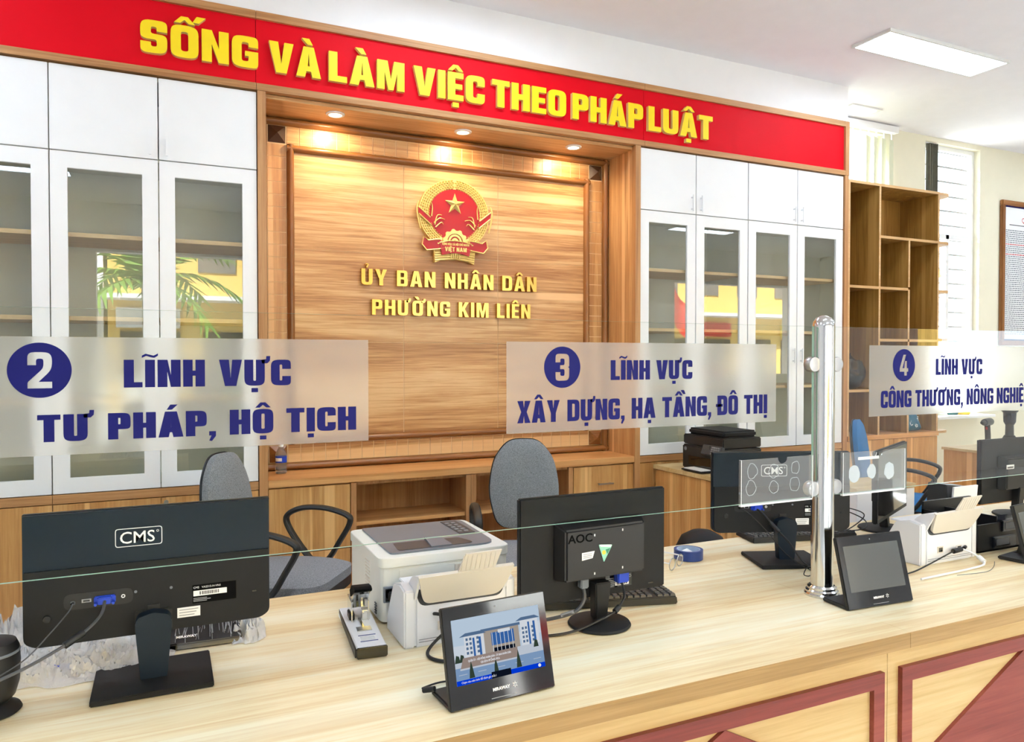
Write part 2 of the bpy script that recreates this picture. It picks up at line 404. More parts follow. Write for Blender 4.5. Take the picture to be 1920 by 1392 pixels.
wood('wood_front', (190, 156, 102), (206, 176, 122), (218, 192, 142), 'x', 0.5, fine=40, broad=6, streak=0.2)
wood('wood_red', (112, 44, 36), (138, 60, 50), (158, 78, 64), 'x', 0.42, fine=44, broad=6, streak=0.0)
wood('shelf_board', (206, 172, 124), (222, 190, 144), (232, 206, 164), 'x', 0.5, fine=60, broad=9, streak=0.1)
mat('dark_block', (78, 50, 32), 0.3)
mat('black_plastic', (24, 25, 27), 0.45, var=0.05)
mat('black_matte', (26, 27, 29), 0.6, spec=0.3, var=0.04)
mat('navy_plastic', (10, 29, 44), 0.45, spec=0.3, var=0.03)
mat('black_gloss', (8, 8, 9), 0.06, var=0.0, coat=0.5)
mat('screen_off', (86, 88, 88), 0.12, var=0.0)
mat('steel', (214, 214, 212), 0.12, metal=1.0, var=0.0)
mat('brushed_steel', (190, 190, 190), 0.3, metal=1.0, var=0.02)
mat('gold', (206, 166, 84), 0.22, metal=1.0, var=0.03, vscale=40)
mat('gold_satin', (238, 208, 126), 0.36, metal=0.6, var=0.06, vscale=60)
mat('emblem_red', (182, 14, 22), 0.35, var=0.03)
mat('film_blue', (2, 7, 96), 0.5, spec=0.2, var=0.0)
mat('ink_black', (6, 6, 7), 0.7, var=0.0, spec=0.1)
mat('white_print', (240, 240, 240), 0.5, var=0.0)
mat('grey_print', (150, 152, 156), 0.5, var=0.0)
mat('dark_print', (40, 40, 46), 0.6, var=0.0)
mat('red_print', (196, 40, 48), 0.6, var=0.0)
mat('paper', (240, 240, 240), 0.7, var=0.01)
mat('printer_white', (236, 236, 228), 0.4, var=0.01)
mat('scanner_white', (236, 237, 240), 0.4, var=0.01)
mat('tray_beige', (222, 214, 200), 0.45, var=0.02)
mat('grey_plastic', (116, 123, 132), 0.35, var=0.02)
mat('dark_grey', (66, 68, 72), 0.4, var=0.02)
mat('vga_blue', (14, 62, 190), 0.4, var=0.02)
mat('tape_blue', (28, 58, 128), 0.4, var=0.04)
mat('tape_core', (170, 190, 220), 0.5, var=0.02)
mat('fabric_grey', (134, 137, 142), 0.95, var=0.35, vscale=260, bump=0.3, bscale=500)
mat('fabric_blue', (42, 110, 168), 0.9, var=0.2, vscale=240, bump=0.3, bscale=500)
mat('mint', (150, 214, 190), 0.5, var=0.0)
mat('green_print', (60, 140, 110), 0.5, var=0.0)
mat('yellow_print', (238, 204, 70), 0.5, var=0.0)
mat('lamp_frame', (226, 226, 224), 0.5, var=0.0)
mat('curtain_grey', (112, 110, 96), 0.9, var=0.1, vscale=30)
mat('blind_cloth', (224, 226, 200), 0.9, var=0.04, vscale=20)
mat('floor_tile', (196, 190, 180), 0.25, var=0.04, vscale=3)
def emitter(name, rgb, s):
    m = bpy.data.materials.new(name); m.use_nodes = True; MATS[name] = m
    n = m.node_tree.nodes; n.clear(); e = n.new('ShaderNodeEmission'); e.inputs[0].default_value = lin(rgb); e.inputs[1].default_value = s
    o = n.new('ShaderNodeOutputMaterial'); m.node_tree.links.new(e.outputs[0], o.inputs[0]); return m
emitter('panel_light', (220, 237, 255), PANEL_STRENGTH)
emitter('warm_light', (255, 226, 170), 9.0)
thin_glass('pane_clear', (0.985, 0.995, 0.985))
thin_glass('pane_cabinet', (0.945, 0.955, 0.94), ior=1.6)
thin_glass('acrylic', (0.97, 0.98, 0.98), ior=1.49, haze=0.07)
mat('glass_edge', (176, 214, 190), 0.25, var=0.0, emit=None)
# frosted film
m, n, l, b = newmat('frosted_film')
b.inputs['Base Color'].default_value = (0.93, 0.93, 0.91, 1); b.inputs['Roughness'].default_value = 0.2
b.inputs['Transmission Weight'].default_value = 1.0; b.inputs['IOR'].default_value = 1.12
fo = n['Material Output']; mx = n.new('ShaderNodeMixShader'); mx.inputs[0].default_value = 0.16
tl = n.new('ShaderNodeBsdfDiffuse'); tl.inputs[0].default_value = (0.80, 0.80, 0.79, 1)
nz = n.new('ShaderNodeTexNoise'); nz.inputs['Scale'].default_value = 170; nz.inputs['Detail'].default_value = 4
tcn = n.new('ShaderNodeTexCoord'); l.new(tcn.outputs['Object'], nz.inputs['Vector'])
bp = n.new('ShaderNodeBump'); bp.inputs['Strength'].default_value = 0.35; bp.inputs['Distance'].default_value = 0.001
l.new(nz.outputs['Fac'], bp.inputs['Height']); l.new(bp.outputs['Normal'], b.inputs['Normal'])
l.new(b.outputs[0], mx.inputs[1]); l.new(tl.outputs[0], mx.inputs[2]); l.new(mx.outputs[0], fo.inputs[0])
# crumpled clear plastic
m = bpy.data.materials.new('plastic_wrap'); m.use_nodes = True; MATS['plastic_wrap'] = m
n = m.node_tree.nodes; l = m.node_tree.links; n.clear(); out = n.new('ShaderNodeOutputMaterial')
tr = n.new('ShaderNodeBsdfTransparent'); gl = n.new('ShaderNodeBsdfGlossy'); gl.inputs['Roughness'].default_value = 0.12
df = n.new('ShaderNodeBsdfDiffuse'); df.inputs[0].default_value = (0.95, 0.96, 0.98, 1)
m1 = n.new('ShaderNodeMixShader'); m1.inputs[0].default_value = 0.35; m2 = n.new('ShaderNodeMixShader'); m2.inputs[0].default_value = 0.6
l.new(tr.outputs[0], m2.inputs[1]); l.new(m1.outputs[0], m2.inputs[2]); l.new(df.outputs[0], m1.inputs[1]); l.new(gl.outputs[0], m1.inputs[2]); l.new(m2.outputs[0], out.inputs[0])
nz = n.new('ShaderNodeTexNoise'); nz.inputs['Scale'].default_value = 60; nz.inputs['Detail'].default_value = 5; nz.inputs['Distortion'].default_value = 1.5
tcn = n.new('ShaderNodeTexCoord'); l.new(tcn.outputs['Object'], nz.inputs['Vector'])
bp = n.new('ShaderNodeBump'); bp.inputs['Strength'].default_value = 0.55; bp.inputs['Distance'].default_value = 0.01
l.new(nz.outputs['Fac'], bp.inputs['Height']); l.new(bp.outputs['Normal'], gl.inputs['Normal']); l.new(bp.outputs['Normal'], df.inputs['Normal'])
mat('clear_bottle', (230, 240, 245), 0.08, var=0.0)
bb = MATS['clear_bottle'].node_tree.nodes['Principled BSDF']; bb.inputs['Transmission Weight'].default_value = 0.9; bb.inputs['IOR'].default_value = 1.15
# floor tiles: joints of a 0.6 m grid in the material (the floor is only seen mirrored)
m, n, l, b = newmat('floor_tiles')
g = n.new('ShaderNodeNewGeometry'); bk = n.new('ShaderNodeTexBrick'); bk.offset = 0.0
bk.inputs['Scale'].default_value = 1.0; bk.inputs['Brick Width'].default_value = 0.6; bk.inputs['Row Height'].default_value = 0.6; bk.inputs['Mortar Size'].default_value = 0.004
bk.inputs['Color1'].default_value = lin((226, 226, 224)); bk.inputs['Color2'].default_value = lin((230, 230, 228)); bk.inputs['Mortar'].default_value = lin((180, 178, 174))
l.new(g.outputs['Position'], bk.inputs['Vector']); l.new(bk.outputs['Color'], b.inputs['Base Color']); b.inputs['Roughness'].default_value = 0.25

# ------------------------------------------------------------------ room shell
CEIL = 3.485; YW = 4.57; XL, XR, YF = -3.0, 12.0, -3.0
struct('floor', B(XL-.2, XR+.2, YF-.2, YW+.2, -0.1, 0), 'floor_tiles', 'pale tiled floor of the office')
struct('ceiling', B(XL-.2, XR+.2, YF-.2, YW+.2, CEIL, CEIL+.15), 'ceiling_paint', 'smooth off-white ceiling')
struct('wall_left', B(XL-.2, XL, YF-.2, YW+.2, 0, CEIL), 'plaster_white', 'white wall to the left of the cabinets')
struct('wall_right', B(XR, XR+.2, YF-.2, YW+.2, 0, CEIL), 'plaster_cream', 'cream wall at the far right end')
# back wall with two window openings
W1 = (4.72, 5.74, 1.0, 3.42); W2 = (6.28, 7.056, 0.95, 3.44)
wb = MB()
for x0, x1 in ((XL, W1[0]), (W1[1], W2[0]), (W2[1], XR)): wb.box(x0, x1, YW, YW+.13, 0, CEIL)
for W in (W1, W2): wb.box(W[0], W[1], YW, YW+.13, 0, W[2]); wb.box(W[0], W[1], YW, YW+.13, W[3], CEIL)
struct('wall_back', wb, 'plaster_cream', 'cream back wall with two tall windows')
# bulkhead of white plaster over the cabinets
struct('wall_bulkhead', B(XL, 4.634, 4.0, YW, 3.22, CEIL), 'plaster_white', 'white bulkhead wall above the red banner')
# street side of the room, behind the photographer: pillars and lintel around wide openings, plus one added parapet
wf = MB()
OPEN = ((-0.8, 2.6), (3.2, 5.6), (8.4, 11.2))
xs = [XL] + [q for o in OPEN for q in o] + [XR]
for i in range(0, len(xs), 2): wf.box(xs[i], xs[i+1], YF-.2, YF, 0, CEIL)
for a, b_ in OPEN: wf.box(a, b_, YF-.2, YF, 2.85, CEIL)
wf.box(8.4, 11.2, YF-.2, YF, 0, 1.15)  # unseen parapet added to keep street glare off the lower right glass
struct('wall_front', wf, 'plaster_white', 'street front wall with wide open bays')

# windows of the back wall
mat('upvc', (240, 240, 240), 0.35, var=0.0); mat('bar_grey', (104, 102, 100), 0.5, var=0.0)
for i, W in enumerate((W1, W2)):
    wbm = MB(); x0, x1, z0, z1 = W; y0, y1 = 4.63, 4.67; f = 0.04
    wbm.box(x0, x0+f, y0, y1, z0, z1); wbm.box(x1-f, x1, y0, y1, z0, z1); wbm.box(x0+f, x1-f, y0, y1, z0, z0+f); wbm.box(x0+f, x1-f, y0, y1, z1-f, z1)
    o = struct('window_%d' % (i+1), wbm, 'upvc', ('tall window half hidden by the vertical blinds', 'tall barred window between the open shelf and the framed notice')[i])
    mbs = MB(); xm = (x0+x1)/2; mbs.box(xm-.02, xm+.02, y0-.01, y1-.01, z0+f, 2.62); mbs.box(x0+f, x1-f, y0-.01, y1-.01, 2.58, 2.62)
    mbs.build('sash', 'upvc', o)
    B(x0+f, x1-f, 4.648, 4.653, z0+f, z1-f).build('pane', 'pane_clear', o)
w2 = bpy.data.objects['window_2']
for k in range(18):
    z = 3.405 - k*0.137
    MB().tube([(6.29, 4.682, z), (7.05, 4.682, z)], 0.008, 6).build('security_bar', 'bar_grey', w2)
# grey curtain bunched at the left side of the barred window
t = thing('curtain', 'grey curtain bunched at the left side of the barred window', 'curtain', (6.34, 4.59, 0.95))
cm = MB(); pts = []
for k in range(25): pts.append((k*0.12/24, 0.018*math.sin(k*1.3)))
for sgn in (0, 1): pass
loop = pts + [(p[0], p[1]+0.006) for p in reversed(pts)]
cm.shape([loop], 0, 2.48, 'z').build('cloth', 'curtain_grey', t, smooth=True)
MB().tube([(-.06, .01, 2.49), (.16, .01, 2.49)], 0.008, 8).build('rod', 'upvc', t)
# vertical blinds
t = thing('vertical_blinds', 'pale vertical blinds hanging from a white rail above the open shelf', 'blinds', (5.25, 4.5, 1.0))
B(-.58, .56, -.02, .03, 2.42, 2.475).build('head_rail', 'upvc', t)
for k in range(9):
    xk = .50 - k*0.095
    MB().tube([(xk, .005, 2.42), (xk, .005, 2.36)], 0.006, 6).build('hanger', 'upvc', t)
    ang = math.radians(18 if k < 4 else 40)
    v = B(-.045, .045, -.0008, .0008, 0, 2.36).build('vane', 'blind_cloth', t, loc=(xk, 0.005, 0), rot=(0, 0, ang))
# framed notice on the back wall
t = thing('framed_notice', 'brown framed printed notice with a red title hanging on the cream wall', 'picture', (7.80, 4.57, 1.585))
w_, h_ = 0.90, 1.413; x0, x1 = -.445, .455
for (a, b_, c, d) in ((x0, x1, h_-.05, h_), (x0, x1, 0, .05)): B(a, b_, -.035, -.002, c, d).build('frame_rail', 'wood_moulding', t, bevel=.006)
for (a, b_) in ((x0, x0+.05), (x1-.05, x1)): B(a, b_, -.035, -.002, .05, h_-.05).build('frame_stile', 'wood_moulding_v', t, bevel=.006)
B(x0+.05, x1-.05, -.012, -.004, .05, h_-.05).build('sheet', 'paper', t)
MB().shape([[(x0+.05,.05),(x1-.05,.05),(x1-.05,h_-.05),(x0+.05,h_-.05)], [(x0+.062,.062),(x1-.062,.062),(x1-.062,h_-.062),(x0+.062,h_-.062)]], -.0135, -.0125).build('blue_border', 'film_blue', t)
pm = MB(); rnd = random.Random(3)
z = h_-.29
row = 0
while z > .10:
    red = row in (7, 12); pr_ = MB()
    x = x0 + .085
    end = x1 - .09 - (rnd.random()*.35 if row % 3 == 2 else 0)
    while x < end:
        L = .012 + rnd.random()*.035; (pr_ if red else pm).box(x, min(x+L, end), -.0131, -.0125, z, z+.009); x += L + .007
        if red and x > x0 + .4: break
    if red: pr_.build('red_heading', 'red_print', t)
    z -= .0195; row += 1
pm.build('text_lines', 'grey_plastic', t)
printed('Q', .07, 'red_print', t, (x0+.36, -.0131, h_-.20), name='title')
B(x0+.14, x0+.62, -.0131, -.0125, h_-.235, h_-.228).build('subtitle', 'dark_print', t)

# ------------------------------------------------------------------ ceiling lights
def panel(x, y, label, grp):
    t = thing('ceiling_panel_light', label, 'ceiling light', (x, y, CEIL), 0, grp)
    fr = MB(); L, Wd, e = .59, .143, .014
    fr.box(-L, L, -Wd, -Wd+e, -.02, 0); fr.box(-L, L, Wd-e, Wd, -.02, 0); fr.box(-L, -L+e, -Wd+e, Wd-e, -.02, 0); fr.box(L-e, L, -Wd+e, Wd-e, -.02, 0)
    fr.build('frame', 'lamp_frame', t)
    B(-L+e, L-e, -Wd+e, Wd-e, -.012, -.004).build('diffuser', 'panel_light', t)
    return t
p0 = panel(4.63, 3.322, 'lit rectangular panel light set in the ceiling above the open shelf', 'ceiling panel lights')
for x, y in ((-1.5, 3.32), (1.5, 3.32), (7.7, 3.32), (-1.5, 1.0), (1.5, 1.0), (4.63, 1.0), (7.7, 1.0), (-1.5, -1.4), (1.5, -1.4), (4.63, -1.4), (7.7, -1.4)):
    dup(p0, (x, y, CEIL), 0, 'ceiling panel light %s, %s' % ({3.32: 'in the row above the clerks', 1.0: 'in the row above the counter', -1.4: 'in the row by the street front'}[y], {-1.5: 'at the far left', 1.5: 'left of the middle', 4.63: 'right of the middle', 7.7: 'at the far right'}[x]))
t = thing('ceiling_spot_fitting', 'small twin square ceiling light near the vertical blinds', 'ceiling light', (5.13, 4.33, CEIL))
B(-.17, .17, -.09, .09, -.012, 0).build('frame', 'lamp_frame', t)
for dx in (-.075, .075): B(dx-.06, dx+.06, -.06, .06, -.016, -.012).build('lens', 'panel_light', t)

# ------------------------------------------------------------------ red slogan banner
t = thing('slogan_banner', 'long red banner board with raised yellow capitals in a wooden frame', 'sign', (0.8, 4.0, 2.82))
segs = ((-2.95, 0.43), (0.43, 2.80), (2.80, 4.595))
for a, b_ in segs:
    PW(t, B(a+.0012, b_-.0012, 4.002, 4.03, 2.856, 3.182), 'red_panel', 'banner_red')
    PW(t, B(a+.0008, b_-.0008, 3.985, 4.03, 3.182, 3.22), 'top_rail', 'wood_frame')
    PW(t, B(a+.0008, b_-.0008, 3.985, 4.03, 2.822, 2.856), 'bottom_rail', 'wood_frame')
PW(t, B(4.595, 4.634, 3.985, 4.03, 2.822, 3.22), 'end_stile', 'wood_frame_v')
def front_mats(o, yf):
    for p in o.data.polygons:
        p.material_index = 0 if all(abs(o.data.vertices[i].co.y - yf) < 1e-5 for i in p.vertices) else 1
off = Vector(t.location)
for txt, x0, x1 in (('SỐNG', -.095, .439), ('VÀ', .491, .752), ('LÀM', .793, 1.204), ('VIỆC', 1.256, 1.682), ('THEO', 1.729, 2.218), ('PHÁP', 2.262, 2.780), ('LUẬT', 2.821, 3.340)):
    for shapes in lettering(txt, x0, x1, 2.922, 0.156, t=.235, h=.2, gap=.075):
        mb = MB()
        for s in shapes: mb.shape(s, 3.976, 4.0015)
        o = PW(t, mb, 'letter', ['letter_yellow', 'letter_side'])
        front_mats(o, 3.976 - off.y)

# ------------------------------------------------------------------ white display cabinets
def display_cabinet(x0, x1, label):
    t = thing('display_cabinet', label, 'cabinet', ((x0+x1)/2, 4.2, .825), 0, 'white display cabinets with glass doors')
    s = .018; b = MB(); z0, z1, y0, y1 = .828, 2.818, 4.022, 4.42
    b.box(x0+.001, x0+s, y0, y1, z0, z1); b.box(x1-s, x1-.001, y0, y1, z0, z1); b.box(x0+s, x1-s, y1-.008, y1, z0, z1)
    b.box(x0+s, x1-s, y0, y1-.008, z0, z0+s); b.box(x0+s, x1-s, y0, y1-.008, z1-s, z1); b.box(x0+s, x1-s, y0, y1-.008, 2.41, 2.43)
    PW(t, b, 'body', 'white_laminate')
    for z in (1.245, 1.638, 2.03): PW(t, B(x0+s, x1-s, y0+.015, y1-.008, z, z+.02), 'shelf', 'shelf_board')
    xm = (x0+x1)/2
    for i, (a, c) in enumerate(((x0, xm), (xm, x1))):
        d = PW(t, B(a+.0025, c-.0025, 4.0, 4.02, 2.422, 2.814), 'upper_door', 'white_lacquer', bevel=.0015)
        hx = (c - .037) if i == 0 else (a + .037)
        off = Vector(t.location)
        h = MB(); h.box(hx-.005, hx+.005, 3.972, 3.982, 2.437, 2.545); h.box(hx-.004, hx+.004, 3.982, 4.0, 2.449, 2.457); h.box(hx-.004, hx+.004, 3.982, 4.0, 2.525, 2.533)
        h.v = [tuple(Vector(q)-off) for q in h.v]; h.build('handle', 'white_lacquer', d, bevel=.001)
        g = PW(t, MB().shape([[(a+.0025,.83),(c-.0025,.83),(c-.0025,2.416),(a+.0025,2.416)], [(a+.072,.902),(c-.072,.902),(c-.072,2.342),(a+.072,2.342)]], 4.0, 4.02), 'glass_door', 'white_lacquer', bevel=.0015)
        p = B(a+.068, c-.068, 4.010, 4.013, .898, 2.346); p.v = [tuple(Vector(q)-off) for q in p.v]; p.build('pane', 'pane_cabinet', g)
        h = MB(); h.box(hx-.005, hx+.005, 3.972, 3.982, 1.425, 1.53); h.box(hx-.004, hx+.004, 3.982, 4.0, 1.437, 1.445); h.box(hx-.004, hx+.004, 3.982, 4.0, 1.51, 1.518)
        h.v = [tuple(Vector(q)-off) for q in h.v]; h.build('handle', 'white_lacquer', g, bevel=.001)
    return t
display_cabinet(-1.385, -.475, 'white display cabinet cut off by the left picture edge')
display_cabinet(-.475, .433, 'white display cabinet directly left of the wooden niche')
display_cabinet(2.773, 3.674, 'white display cabinet directly right of the wooden niche')
display_cabinet(3.676, 4.593, 'white display cabinet next to the open oak shelf unit')
def base_cabinet(x0, x1, label):
    t = thing('base_cabinet', label, 'cabinet', ((x0+x1)/2, 4.2, 0), 0, 'wooden base cupboards along the wall')
    b = MB(); b.box(x0+.002, x1-.002, 4.024, 4.42, 0, .785)
    PW(t, b, 'body', 'wood_cupboard')
    PW(t, B(x0+.001, x1-.001, 3.998, 4.42, .785, .826), 'top_rail', 'wood_frame')
    xm = (x0+x1)/2
    for i, (a, c) in enumerate(((x0, xm), (xm, x1))):
        d = PW(t, B(a+.002, c-.002, 4.002, 4.022, .06, .78), 'door', 'wood_cupboard')
        kx = a + .022 if i else c - .022
        if i:
            mb = MB().lathe([(.011, 3.988), (.011, 3.998), (.007, 4.002)], 12, (kx, .757), 'y'); off = Vector(t.location)
            mb.v = [tuple(Vector(q)-off) for q in mb.v]; mb.build('lock', 'brushed_steel', d, smooth=True)
    return t
base_cabinet(-1.385, -.475, 'wooden base cupboard under the leftmost white cabinet')
base_cabinet(-.475, .433, 'wooden base cupboard with a round lock behind the left chair')
base_cabinet(2.773, 3.674, 'wooden base cupboard beside the low cabinet with the black printer')
base_cabinet(3.676, 4.593, 'wooden base cupboard under the white cabinet by the oak shelf')

# ------------------------------------------------------------------ niche: surround, feature panel, sill and cupboards
NX0, NX1, NY, NZ0, NZ1 = .477, 2.732, 4.32, .83, 2.80
t = thing('niche_surround', 'wooden surround boards and soffit framing the niche', 'niche frame', (1.605, 4.16, 0))
for a, b_ in ((.435, NX0), (NX1, 2.771)): PW(t, B(a, b_, 3.988, 4.03, 0, 2.821), 'pilaster', 'wood_frame_v')
PW(t, B(.435, NX0, 4.03, NY+.02, 0, 2.82), 'side_board', 'wood_panel_v'); PW(t, B(NX1, 2.771, 4.03, NY+.02, 0, 2.82), 'side_board', 'wood_panel_v')
PW(t, B(NX0, NX1, 4.03, NY+.02, NZ1, 2.82), 'soffit', 'wood_panel')
PW(t, B(4.595, 4.634, 3.988, 4.45, 0, 2.821), 'end_pilaster', 'wood_frame_v')
t = thing('feature_panel', 'grained wood feature panel with gold emblem, tiled border and mouldings', 'wall panel', (1.605, NY, NZ0))
mat('groove', (240, 206, 158), 0.6)
PW(t, B(NX0, NX1, NY+.006, NY+.02, NZ0, NZ1), 'backing', 'groove')
ox, iz, bw, mw = .043, .04, .105, .041
X0, X1, Z0, Z1 = NX0+ox, NX1-ox, NZ0+iz, NZ1-iz                 # outer edge of the tiled border
IX0, IX1, IZ0, IZ1 = X0+bw, X1-bw, Z0+bw, Z1-bw                 # inner edge of the border
CX0, CX1, CZ0, CZ1 = IX0+mw, IX1-mw, IZ0+mw, IZ1-mw             # centre field
def half_round(a, c, t0, t1, axis):
    d = .032 if True else 0
    prof = [(NY+.006 - d*math.sin(PI*k/8), t0 + (t1-t0)*(0.5 - 0.5*math.cos(PI*k/8))) for k in range(9)]
    if axis == 'x': return MB().shape([prof], a, c, 'x')
    mb = MB().shape([prof], a, c, 'x'); mb.v = [(p[2], p[1], p[0]) for p in mb.v]; return mb
for (x0, x1, z0, z1, w_) in ((NX0, NX1, NZ0, NZ1, ox), (IX0, IX1, IZ0, IZ1, mw)):
    nm = 'outer_moulding' if w_ == ox else 'inner_moulding'
    PW(t, half_round(x0, x1, z1-w_, z1, 'x'), nm, 'wood_moulding', smooth=True)
    PW(t, half_round(x0, x1, z0, z0+w_, 'x'), nm, 'wood_moulding', smooth=True)
    PW(t, half_round(z0, z1, x0, x0+w_, 'z'), nm, 'wood_moulding_v', smooth=True)
    PW(t, half_round(z0, z1, x1-w_, x1, 'z'), nm, 'wood_moulding_v', smooth=True)
gx = [CX0, 1.300, 1.918, CX1]; gz = [CZ0, 1.554, 2.078, CZ1]
for i in range(3):
    for j in range(3):
        PW(t, B(gx[i]+(.002 if i else -.01), gx[i+1]-(.002 if i < 2 else -.01), NY+.003, NY+.006, gz[j]+(.0015 if j else -.01), gz[j+1]-(.0015 if j < 2 else -.01)), 'panel', 'wood_panel')
off = Vector(t.location)
def tile_row(n, a, b_, f0, f1, axis, m):
    step = (b_-a)/n; g = .0022
    if axis == 'x': me = B(g, step-g, 0, .003, 0, f1-f0).mesh('tile')
    else: me = B(0, f1-f0, 0, .003, g, step-g).mesh('tile')
    me.materials.append(MATS[m])
    for k in range(n):
        p = Vector((a+k*step, NY+.003, f0)) if axis == 'x' else Vector((f0, NY+.003, a+k*step))
        obj_from(me, 'tile', t, p-off)
tile_row(28, IX0, IX1, IZ1+.003, Z1-.003, 'x', 'wood_panel'); tile_row(28, IX0, IX1, Z0+.003, IZ0-.003, 'x', 'wood_panel')
tile_row(24, IZ0, IZ1, X0+.003, IX0-.003, 'z', 'wood_panel_v'); tile_row(24, IZ0, IZ1, IX1+.003, X1-.003, 'z', 'wood_panel_v')
for cx_, cz_, m in ((X0+bw/2, Z1-bw/2, 'dark_block'), (X1-bw/2, Z1-bw/2, 'dark_block'), (X0+bw/2, Z0+bw/2, 'wood_moulding'), (X1-bw/2, Z0+bw/2, 'wood_moulding')):
    a = bw/2 - .006
    PW(t, MB().add([(cx_-a, NY, cz_-a), (cx_+a, NY, cz_-a), (cx_+a, NY, cz_+a), (cx_-a, NY, cz_+a), (cx_, NY-.034, cz_),
                    (cx_-a, NY+.006, cz_-a), (cx_+a, NY+.006, cz_-a), (cx_+a, NY+.006, cz_+a), (cx_-a, NY+.006, cz_+a)],
                   [(0,1,4),(1,2,4),(2,3,4),(3,0,4),(0,5,6,1),(1,6,7,2),(2,7,8,3),(3,8,5,0),(5,8,7,6)]), 'corner_block', m)
# gilt letters on the panel
t = thing('gilt_lettering', 'polished gold raised letters in two lines on the wood panel below the emblem', 'sign lettering', (1.605, 4.30, 1.71))
off = Vector(t.location)
for txt, x0, x1, z0, cap in (('ỦY BAN NHÂN DÂN', 1.038, 2.177, 1.888, .094), ('PHƯỜNG KIM LIÊN', 1.100, 2.133, 1.715, .090)):
    for shapes in lettering(txt, x0, x1, z0, cap, t=.21, h=.17, gap=.15, space=.42):
        mb = MB()
        for s in shapes: mb.shape(s, 4.292, 4.3195)
        PW(t, mb, 'letter', 'gold')
# niche downlights
for k, x in enumerate((.857, 1.607, 2.356)):
    t = thing('downlight', ('warm recessed downlight nearest the left pilaster', 'warm recessed downlight above the gold emblem', 'warm recessed downlight nearest the right pilaster')[k], 'downlight', (x, 4.13, NZ1), 0, 'downlights in the niche soffit')
    MB().lathe([(.036, -.002), (.036, -.008), (.050, -.006), (.052, -.001), (.052, 0)], 28).build('trim_ring', 'white_lacquer', t, smooth=True)
    MB().lathe([(.035, -.0055), (.035, -.0025)], 24).build('lens', 'warm_light', t)
    li = bpy.data.lights.new('lamp', 'SPOT'); li.energy = 12; li.color = (1.0, 0.80, 0.50); li.spot_size = math.radians(165); li.spot_blend = 0.9; li.shadow_soft_size = 0.03
    lo = bpy.data.objects.new('lamp', li); COL.objects.link(lo); lo.parent = t; lo.location = (0, 0.02, -.02); lo.rotation_euler = (math.radians(22), 0, 0)
# sill and cupboards under it
o = B(NX0+.001, NX1-.001, 3.99, NY+.004, .79, .83).build('niche_sill', 'wood_sill', bevel=.002); tag(o, 'long wooden sill board along the bottom of the niche', 'sill')
def niche_unit(x0, x1, kind, label, cat='cabinet'):
    t = thing('niche_cupboard' if kind != 'open' else 'niche_shelf_unit', label, cat, ((x0+x1)/2, 4.16, 0))
    b = MB(); s = .018; y0, y1 = 4.024, 4.33
    b.box(x0+.001, x0+s, y0, y1, 0, .788); b.box(x1-s, x1-.001, y0, y1, 0, .788); b.box(x0+s, x1-s, y1-.01, y1, 0, .788); b.box(x0+s, x1-s, y0, y1-.01, 0, .03); b.box(x0+s, x1-s, y0, y1-.01, .77, .788)
    PW(t, b, 'body', 'wood_frame_v')
    off = Vector(t.location)
    if kind == 'open':
        PW(t, B(x0+s, x1-s, y0, y1-.01, .545, .565), 'shelf', 'wood_sill'); PW(t, B(x0+s, x1-s, y0, y1-.01, .28, .30), 'shelf', 'wood_sill')
        PW(t, B(x0, x0+.03, 4.004, 4.024, 0, .785), 'stile', 'wood_frame_v'); PW(t, B(x1-.03, x1, 4.004, 4.024, 0, .785), 'stile', 'wood_frame_v')
    else:
        zs = ((.44, .78), (.06, .434)) if kind == 'drawers' else ((.06, .78),)
        for z0, z1 in zs:
            d = PW(t, B(x0+.003, x1-.003, 4.002, 4.022, z0, z1), 'door', 'wood_cupboard')
            xm = (x0+x1)/2; zh = z1 - .11
            h = MB(); h.box(xm-.055, xm+.055, 3.972, 3.982, zh-.005, zh+.005); h.box(xm-.045, xm-.037, 3.982, 4.002, zh-.004, zh+.004); h.box(xm+.037, xm+.045, 3.982, 4.002, zh-.004, zh+.004)
            h.v = [tuple(Vector(q)-off) for q in h.v]; h.build('handle', 'brushed_steel', d, bevel=.001)
    return t
niche_unit(.478, .905, 'drawers', 'wooden cupboard with bar handle under the left end of the niche sill')
niche_unit(.907, 1.605, 'open', 'open shelf unit under the niche sill left of the centre divider', 'shelf unit')
niche_unit(1.607, 2.285, 'open', 'open shelf unit under the niche sill behind the middle chair', 'shelf unit')
niche_unit(2.287, 2.730, 'single', 'wooden cupboard with bar handle under the right end of the niche sill')

# ------------------------------------------------------------------ gold and red emblem
EX, EZ, EY = 1.613, 2.338, 4.318
t = thing('wall_emblem', 'round red and gold emblem with star, rice ears, cogwheel and ribbon', 'emblem', (EX, EY, EZ-.31))
def EP(mb, name, m, **k):
    mb.v = [(p[0], p[1], p[2]+.31) for p in mb.v]; return mb.build(name, m, t, **k)
ring = [(.228*math.cos(a), .214*math.sin(a)) for a in [math.radians(-52 + k*284/40) for k in range(41)]]
base = ring + [(-.20, -.185), (-.135, -.215), (-.128, -.298), (-.06, -.272), (0, -.268), (.06, -.272), (.128, -.298), (.135, -.215), (.20, -.185)]
EP(MB().shape([base], -.030, 0), 'backing_plate', 'gold_satin')
EP(MB().shape([circ(0, -.005, .165, .158, 40)], -.032, -.030), 'red_field', 'emblem_red')
